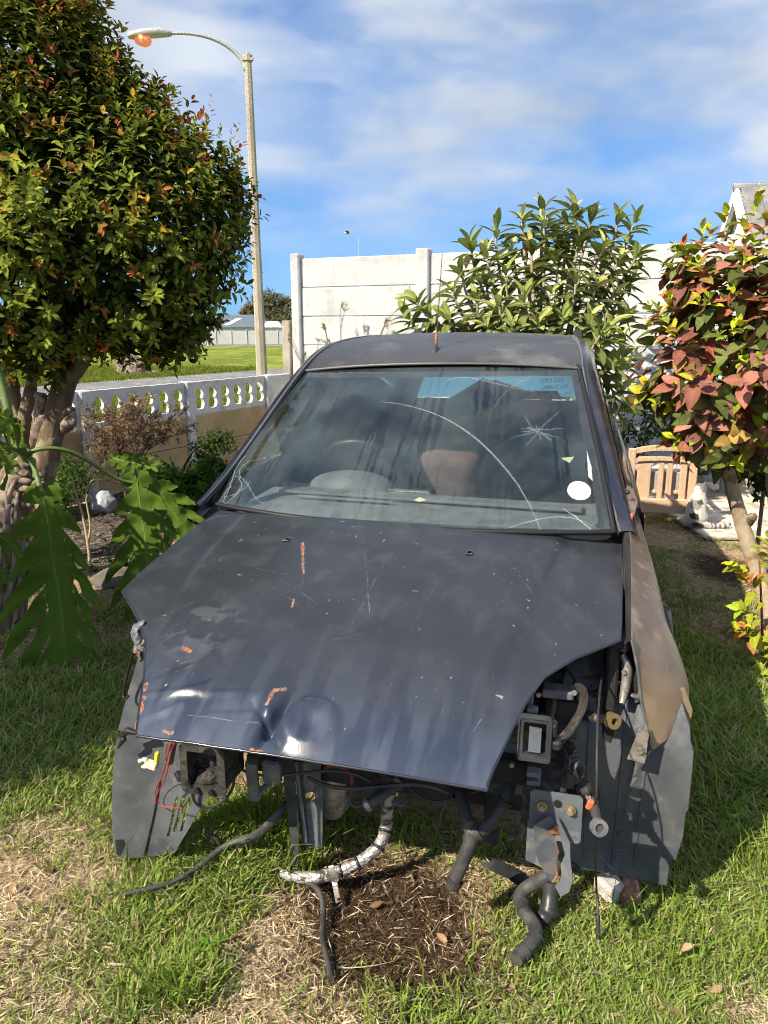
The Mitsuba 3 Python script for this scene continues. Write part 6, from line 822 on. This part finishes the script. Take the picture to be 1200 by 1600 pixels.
blk = thing('black_bin', 'black plastic bin half hidden behind the copper shrub', 'bin'); mm = manifold3d.Manifold.cylinder(.42, .15, .17, 32).translate((3.0, 7.0, .24)); add('body', man(mm), M['black_plastic'], blk, smooth=40); add('rim', tube([A(3.0 + .172 * math.cos(a), 7.0 + .172 * math.sin(a), .66) for a in np.linspace(0, 2 * np.pi, 33)], .012, 6, raw=True), M['black_plastic'], blk, smooth=True)
k0 = A(2.452, 5.86, .012)
bones = [hull_chain([k0 + A(*a) for a in js], rr_) for js, rr_ in ((((-.005, 0, .085), (.0, .02, .15), (.015, .045, .215), (.03, .065, .255)), (.088, .080, .062, .044)), (((.03, .065, .255), (.038, .085, .285)), (.042, .052)), (((.038, .085, .285), (.040, .125, .272)), (.048, .026)), (((-.055, .03, .05), (-.06, .09, .022)), (.055, .024)), (((.055, .03, .05), (.06, .09, .022)), (.055, .024)), (((.0, .10, .17), (-.015, .13, .02)), (.032, .02)), (((.035, .10, .17), (.04, .13, .02)), (.032, .02)), (((.02, -.05, .045), (.09, -.06, .022), (.15, -.045, .018), (.20, -.05, .022), (.235, -.052, .036)), (.03, .022, .019, .018, .015)))]
for sx in (-1, 1): bones.append(manifold3d.Manifold.hull_points(np.array([k0 + A(.038 + sx * .012, .085, .315), k0 + A(.038 + sx * .050, .085, .305), k0 + A(.038 + sx * .030, .070, .308), k0 + A(.038 + sx * .030, .098, .308), k0 + A(.038 + sx * .036, .083, .358)])))
cm = manifold3d.Manifold.batch_boolean(bones, manifold3d.OpType.Add).refine_to_length(.008); tm = trimesh.Trimesh(*man(cm)); trimesh.smoothing.filter_taubin(tm, iterations=14)
v = np.array(tm.vertices); q = v - k0; col = np.tile([.44, .42, .385], (len(v), 1)) * (1 + .15 * nz(v, 40, 2))[:, None]; gr = nz(v, 9, 12, 3)
def pat(c, r, k): global col; d = np.linalg.norm((q - A(*c)) / A(*r), axis=1) + 1.7 * nz(v, 26, 3); col = np.where((d < 1)[:, None], A(*k), col)
pat((.045, .085, .32), (.050, .06, .050), (.17, .16, .15)); pat((-.03, -.02, .19), (.050, .07, .045), (.20, .19, .175)); pat((.05, .0, .14), (.03, .06, .05), (.24, .225, .21)); pat((-.045, -.055, .10), (.030, .05, .028), (.035, .032, .03)); pat((.0, -.045, .205), (.028, .05, .02), (.06, .055, .05)); pat((-.02, -.06, .035), (.055, .05, .025), (.05, .045, .042))
tl = (q[:, 0] > .085) & (q[:, 2] < .07); st__ = np.sin(q[:, 0] * 2 * np.pi / .038) > -.1; col = np.where((tl & st__)[:, None], A(.12, .11, .10), np.where(tl[:, None], A(.52, .49, .45), col))
cat_ = add('cat', (v, np.array(tm.faces)), M['vcol'], smooth=True, color=col, label='white and grey cat with a striped tail, sitting with its back turned', category='cat')

# ---------------------------------------------------------------- grass
rg = np.random.default_rng(77)
def field(n, ylo=1.2, yhi=6.3, power=1.25):
    y = (ylo ** (1 - power) + rg.random(n) * (yhi ** (1 - power) - ylo ** (1 - power))) ** (1 / (1 - power)); x = (rg.random(n) * 2 - 1) * (.60 * y + .25); return x, y
def blades(x, y, h, w, lean, cols, bend=.5, z0=0):
    n = len(x); a = rg.random(n) * 2 * np.pi; lx = np.c_[np.cos(a), np.sin(a), np.zeros(n)]; sx = np.c_[-np.sin(a + rg.normal(size=n)), np.cos(a + rg.normal(size=n) * .0), np.zeros(n)]; sx = unit(sx)
    P = np.c_[x, y, gz(x, y) - .003 + z0]; d0 = unit(A(0, 0, 1) + lx * lean[:, None]); d1 = unit(A(0, 0, 1) + lx * (lean + bend * 2)[:, None] - A(0, 0, .35) * bend)
    m_ = P + d0 * (h * .55)[:, None]; tp = m_ + d1 * (h * .45)[:, None]; W = (w / 2)[:, None]
    V = np.stack([P - sx * W, P + sx * W, m_ - sx * W * .85, m_ + sx * W * .85, tp], 1); F = np.array([(0, 1, 3), (0, 3, 2), (2, 3, 4)])
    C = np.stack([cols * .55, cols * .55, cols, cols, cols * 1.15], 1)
    return V.reshape(-1, 3), (F[None] + np.arange(n)[:, None, None] * 5).reshape(-1, 3), C.reshape(-1, 3)
def under_car(x, y): u, v = carl(x, y); return (np.abs(u) < .70) & (v > -.30)
x, y = field(330000); g, d, b = masks(x, y); k = (rg.random(len(x)) < np.clip(g, 0, 1) ** 1.3 * (1 - b) * (1 - .9 * d)) & ~under_car(x, y) & ~((x > 2.42) & (y > 5.58)); x, y, g = x[k], y[k], g[k]; n = len(x)
p = np.c_[x, y, 0 * x]; tall = np.clip(.5 + 2.2 * nz(p, 3.5, 91), 0.15, 1.6)
tall += 2.0 * blob(x, y, -.40, 2.05, .20, .22) + 1.1 * blob(x, y, -.52, 1.47, .12, .08) + 2.2 * blob(x, y, 1.25, 2.55, .38, .75) + 1.0 * blob(x, y, 1.6, 4.4, .4, .9) + 1.2 * blob(x, y, -1.3, 2.9, .5, .7) + .8 * blob(x, y, .0, 1.36, .25, .10)
cols = np.outer(rg.uniform(.65, 1.3, n), (.25, .345, .082)); yl = rg.random(n) < .22; cols[yl] = np.outer(rg.uniform(.7, 1.2, yl.sum()), (.50, .43, .24)); lim = rg.random(n) < .12; cols[lim] = np.outer(rg.uniform(.8, 1.2, lim.sum()), (.26, .33, .05))
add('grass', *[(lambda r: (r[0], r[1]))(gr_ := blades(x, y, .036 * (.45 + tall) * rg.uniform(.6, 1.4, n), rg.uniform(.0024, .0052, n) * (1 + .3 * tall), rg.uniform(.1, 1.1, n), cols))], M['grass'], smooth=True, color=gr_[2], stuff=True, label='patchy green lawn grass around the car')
x, y = field(150000, power=1.5); g, d, b = masks(x, y); k = (rg.random(len(x)) < np.clip(1.0 - .92 * g, .05, 1) * (1 - b)) & ~under_car(x, y) & ~((x > 2.42) & (y > 5.58)); x, y, d = x[k], y[k], d[k]; n = len(x)
base = np.outer(rg.uniform(.45, 1.2, n), (.66, .55, .37)); dk = rg.random(n) < np.clip(d * 1.0, 0, .78) + .08; base[dk] = np.outer(rg.uniform(.4, 1.5, dk.sum()), (.10, .066, .04))
a = rg.random(n) * 2 * np.pi; L_ = rg.uniform(.015, .06, n); D_ = np.c_[np.cos(a), np.sin(a), rg.normal(size=n) * .28]; s_ = leaf_batch(np.c_[x, y, gz(x, y) + rg.uniform(0, .010, n)], D_, unit(np.c_[rg.normal(size=(n, 2)) * .5, np.ones(n)]), L_, rg.uniform(.0016, .0038, n), base, .1, rg.uniform(-.15, .25, n), prof=(1.0,), st=(.5,))
add('dry_grass', (s_[0].reshape(-1, 3), (s_[1][None] + np.arange(n)[:, None, None] * s_[0].shape[1]).reshape(-1, 3)), M['leaf_matte'], smooth=True, color=s_[2].reshape(-1, 3), stuff=True, label='dry straw and dead grass litter on the ground')
n = 900; tx_, ty_ = [], []
for cx, cy, r, m_ in ((-.38, 2.05, .13, 260), (-.30, 1.98, .10, 90), (-.47, 1.47, .05, 46), (-.52, 1.52, .07, 30), (1.15, 2.15, .25, 150), (1.35, 2.6, .35, 220), (.05, 2.0, .06, 26), (.12, 2.02, .05, 20), (.02, 1.33, .14, 60), (-1.35, 2.9, .3, 150), (.72, 1.62, .15, 60), (-.62, 1.95, .1, 40), (.30, 1.98, .08, 30), (1.05, 1.9, .12, 50), (1.3, 3.3, .4, 150)): tx_.append(rg.normal(size=m_) * r * .6 + cx); ty_.append(rg.normal(size=m_) * r * .6 + cy)
x, y = np.concatenate(tx_), np.concatenate(ty_); n = len(x); b_ = blades(x, y, rg.uniform(.09, .21, n) * (1 + .7 * blob(x, y, -.38, 2.05, .15, .15)), rg.uniform(.003, .0055, n), rg.uniform(.05, .7, n), np.outer(rg.uniform(.7, 1.3, n), (.20, .29, .045)), .6)
add('long_grass', (b_[0], b_[1]), M['grass'], smooth=True, color=b_[2], stuff=True, label='long bright grass tufts around the liners and in the shade')
n = 60; c0 = np.array([A(-0.1266, 2.0973, 0.02), A(-0.0783, 2.0721, 0.02), A(0.0779, 2.0597, 0.02), A(-0.4264, 1.569, 0.02)])[rg.integers(0, 4, n)] + np.c_[rg.normal(size=(n, 2)) * .022, rg.uniform(.02, .07, n)]
b_ = leaf_batch(c0, unit(np.c_[rg.normal(size=(n, 2)), np.full(n, .3)]), unit(np.c_[rg.normal(size=(n, 2)) * .3, np.ones(n)]), .014, .013, np.outer(rg.uniform(.8, 1.2, n), (.10, .22, .03)), .2, .1, prof=(.8, 1.1, .9)); add('clover', (b_[0].reshape(-1, 3), (b_[1][None] + np.arange(n)[:, None, None] * 11).reshape(-1, 3)), M['grass'], smooth=True, color=b_[2].reshape(-1, 3), stuff=True, label='small clover leaves on the bare ground')
# leaf litter, twigs and crumbs of soil
n = 260; x, y = field(n, 1.25, 5.5, 1.4); k = ~under_car(x, y); x, y = x[k], y[k]; n = len(x)
b_ = leaf_batch(np.c_[x, y, gz(x, y) + rg.uniform(.004, .022, n)], unit(np.c_[rg.normal(size=(n, 2)), rg.normal(size=n) * .25]), unit(np.c_[rg.normal(size=(n, 2)) * .5, np.ones(n)]), rg.uniform(.018, .05, n), rg.uniform(.008, .024, n), np.outer(rg.uniform(.4, 1.3, n), (.30, .20, .11)), .3, rg.uniform(-.5, .5, n))
add('leaf_litter', (b_[0].reshape(-1, 3), (b_[1][None] + np.arange(n)[:, None, None] * 11).reshape(-1, 3)), M['leaf_matte'], smooth=True, color=b_[2].reshape(-1, 3), stuff=True, label='scattered dead brown leaves on the lawn')
tw_ = []
for _ in range(70):
    x0, y0 = (q[0] for q in field(1, 1.25, 3.2, 1.4)); a = rg.uniform(0, 6.3); l = rg.uniform(.04, .14); tw_.append(tube([A(x0, y0, gz(A(x0), A(y0))[0] + .006), A(x0 + l * .5 * math.cos(a), y0 + l * .5 * math.sin(a), gz(A(x0), A(y0))[0] + .02), A(x0 + l * math.cos(a + .3), y0 + l * math.sin(a + .3), gz(A(x0), A(y0))[0] + .008)], [.0022, .0018, .001], 4, 5))
add('twigs', cat(*tw_), M['grey_twig'], stuff=True, label='thin dry twigs lying on the lawn')
cl = []
for _ in range(110):
    c = A(rg.normal() * .17 + .0, rg.normal() * .14 + 1.76); s_ = rg.uniform(.003, .008); q = trimesh.creation.icosphere(1, s_).vertices * (1 + .35 * rg.normal(size=(42, 1))) * A(1, 1, .7); cl.append((q + A(c[0], c[1], gz(A(c[0]), A(c[1]))[0] + .004), trimesh.creation.icosphere(1, s_).faces))
add('soil_crumbs', cat(*cl), M['soil'], smooth=True, stuff=True, label='crumbs of dark soil in the damp patch')
# verge grass seen over and through the fence
n = 60000; y = 9 + 26 * rg.random(n) ** 1.3; x = -.16 * y - y * .42 * rg.random(n); k = (fence_side(x, y) < -.3) & ~((np.abs(-(x * -FD[1] + y * FD[0]) * -1 + 0) > 15.2) & (np.abs(x * FD[1] - y * FD[0]) < 18.6) & (np.abs(x * FD[1] - y * FD[0]) > 15.2)); x, y = x[k], y[k]; n = len(x)
b_ = blades(x, y, rg.uniform(.05, .14, n) * (1 + y / 30), rg.uniform(.010, .022, n), rg.uniform(.1, .9, n), np.outer(rg.uniform(.7, 1.3, n), (.17, .21, .035))); add('verge_grass', (b_[0], b_[1]), M['grass'], smooth=True, color=b_[2], stuff=True, label='bright green grass of the verge beyond the fence')
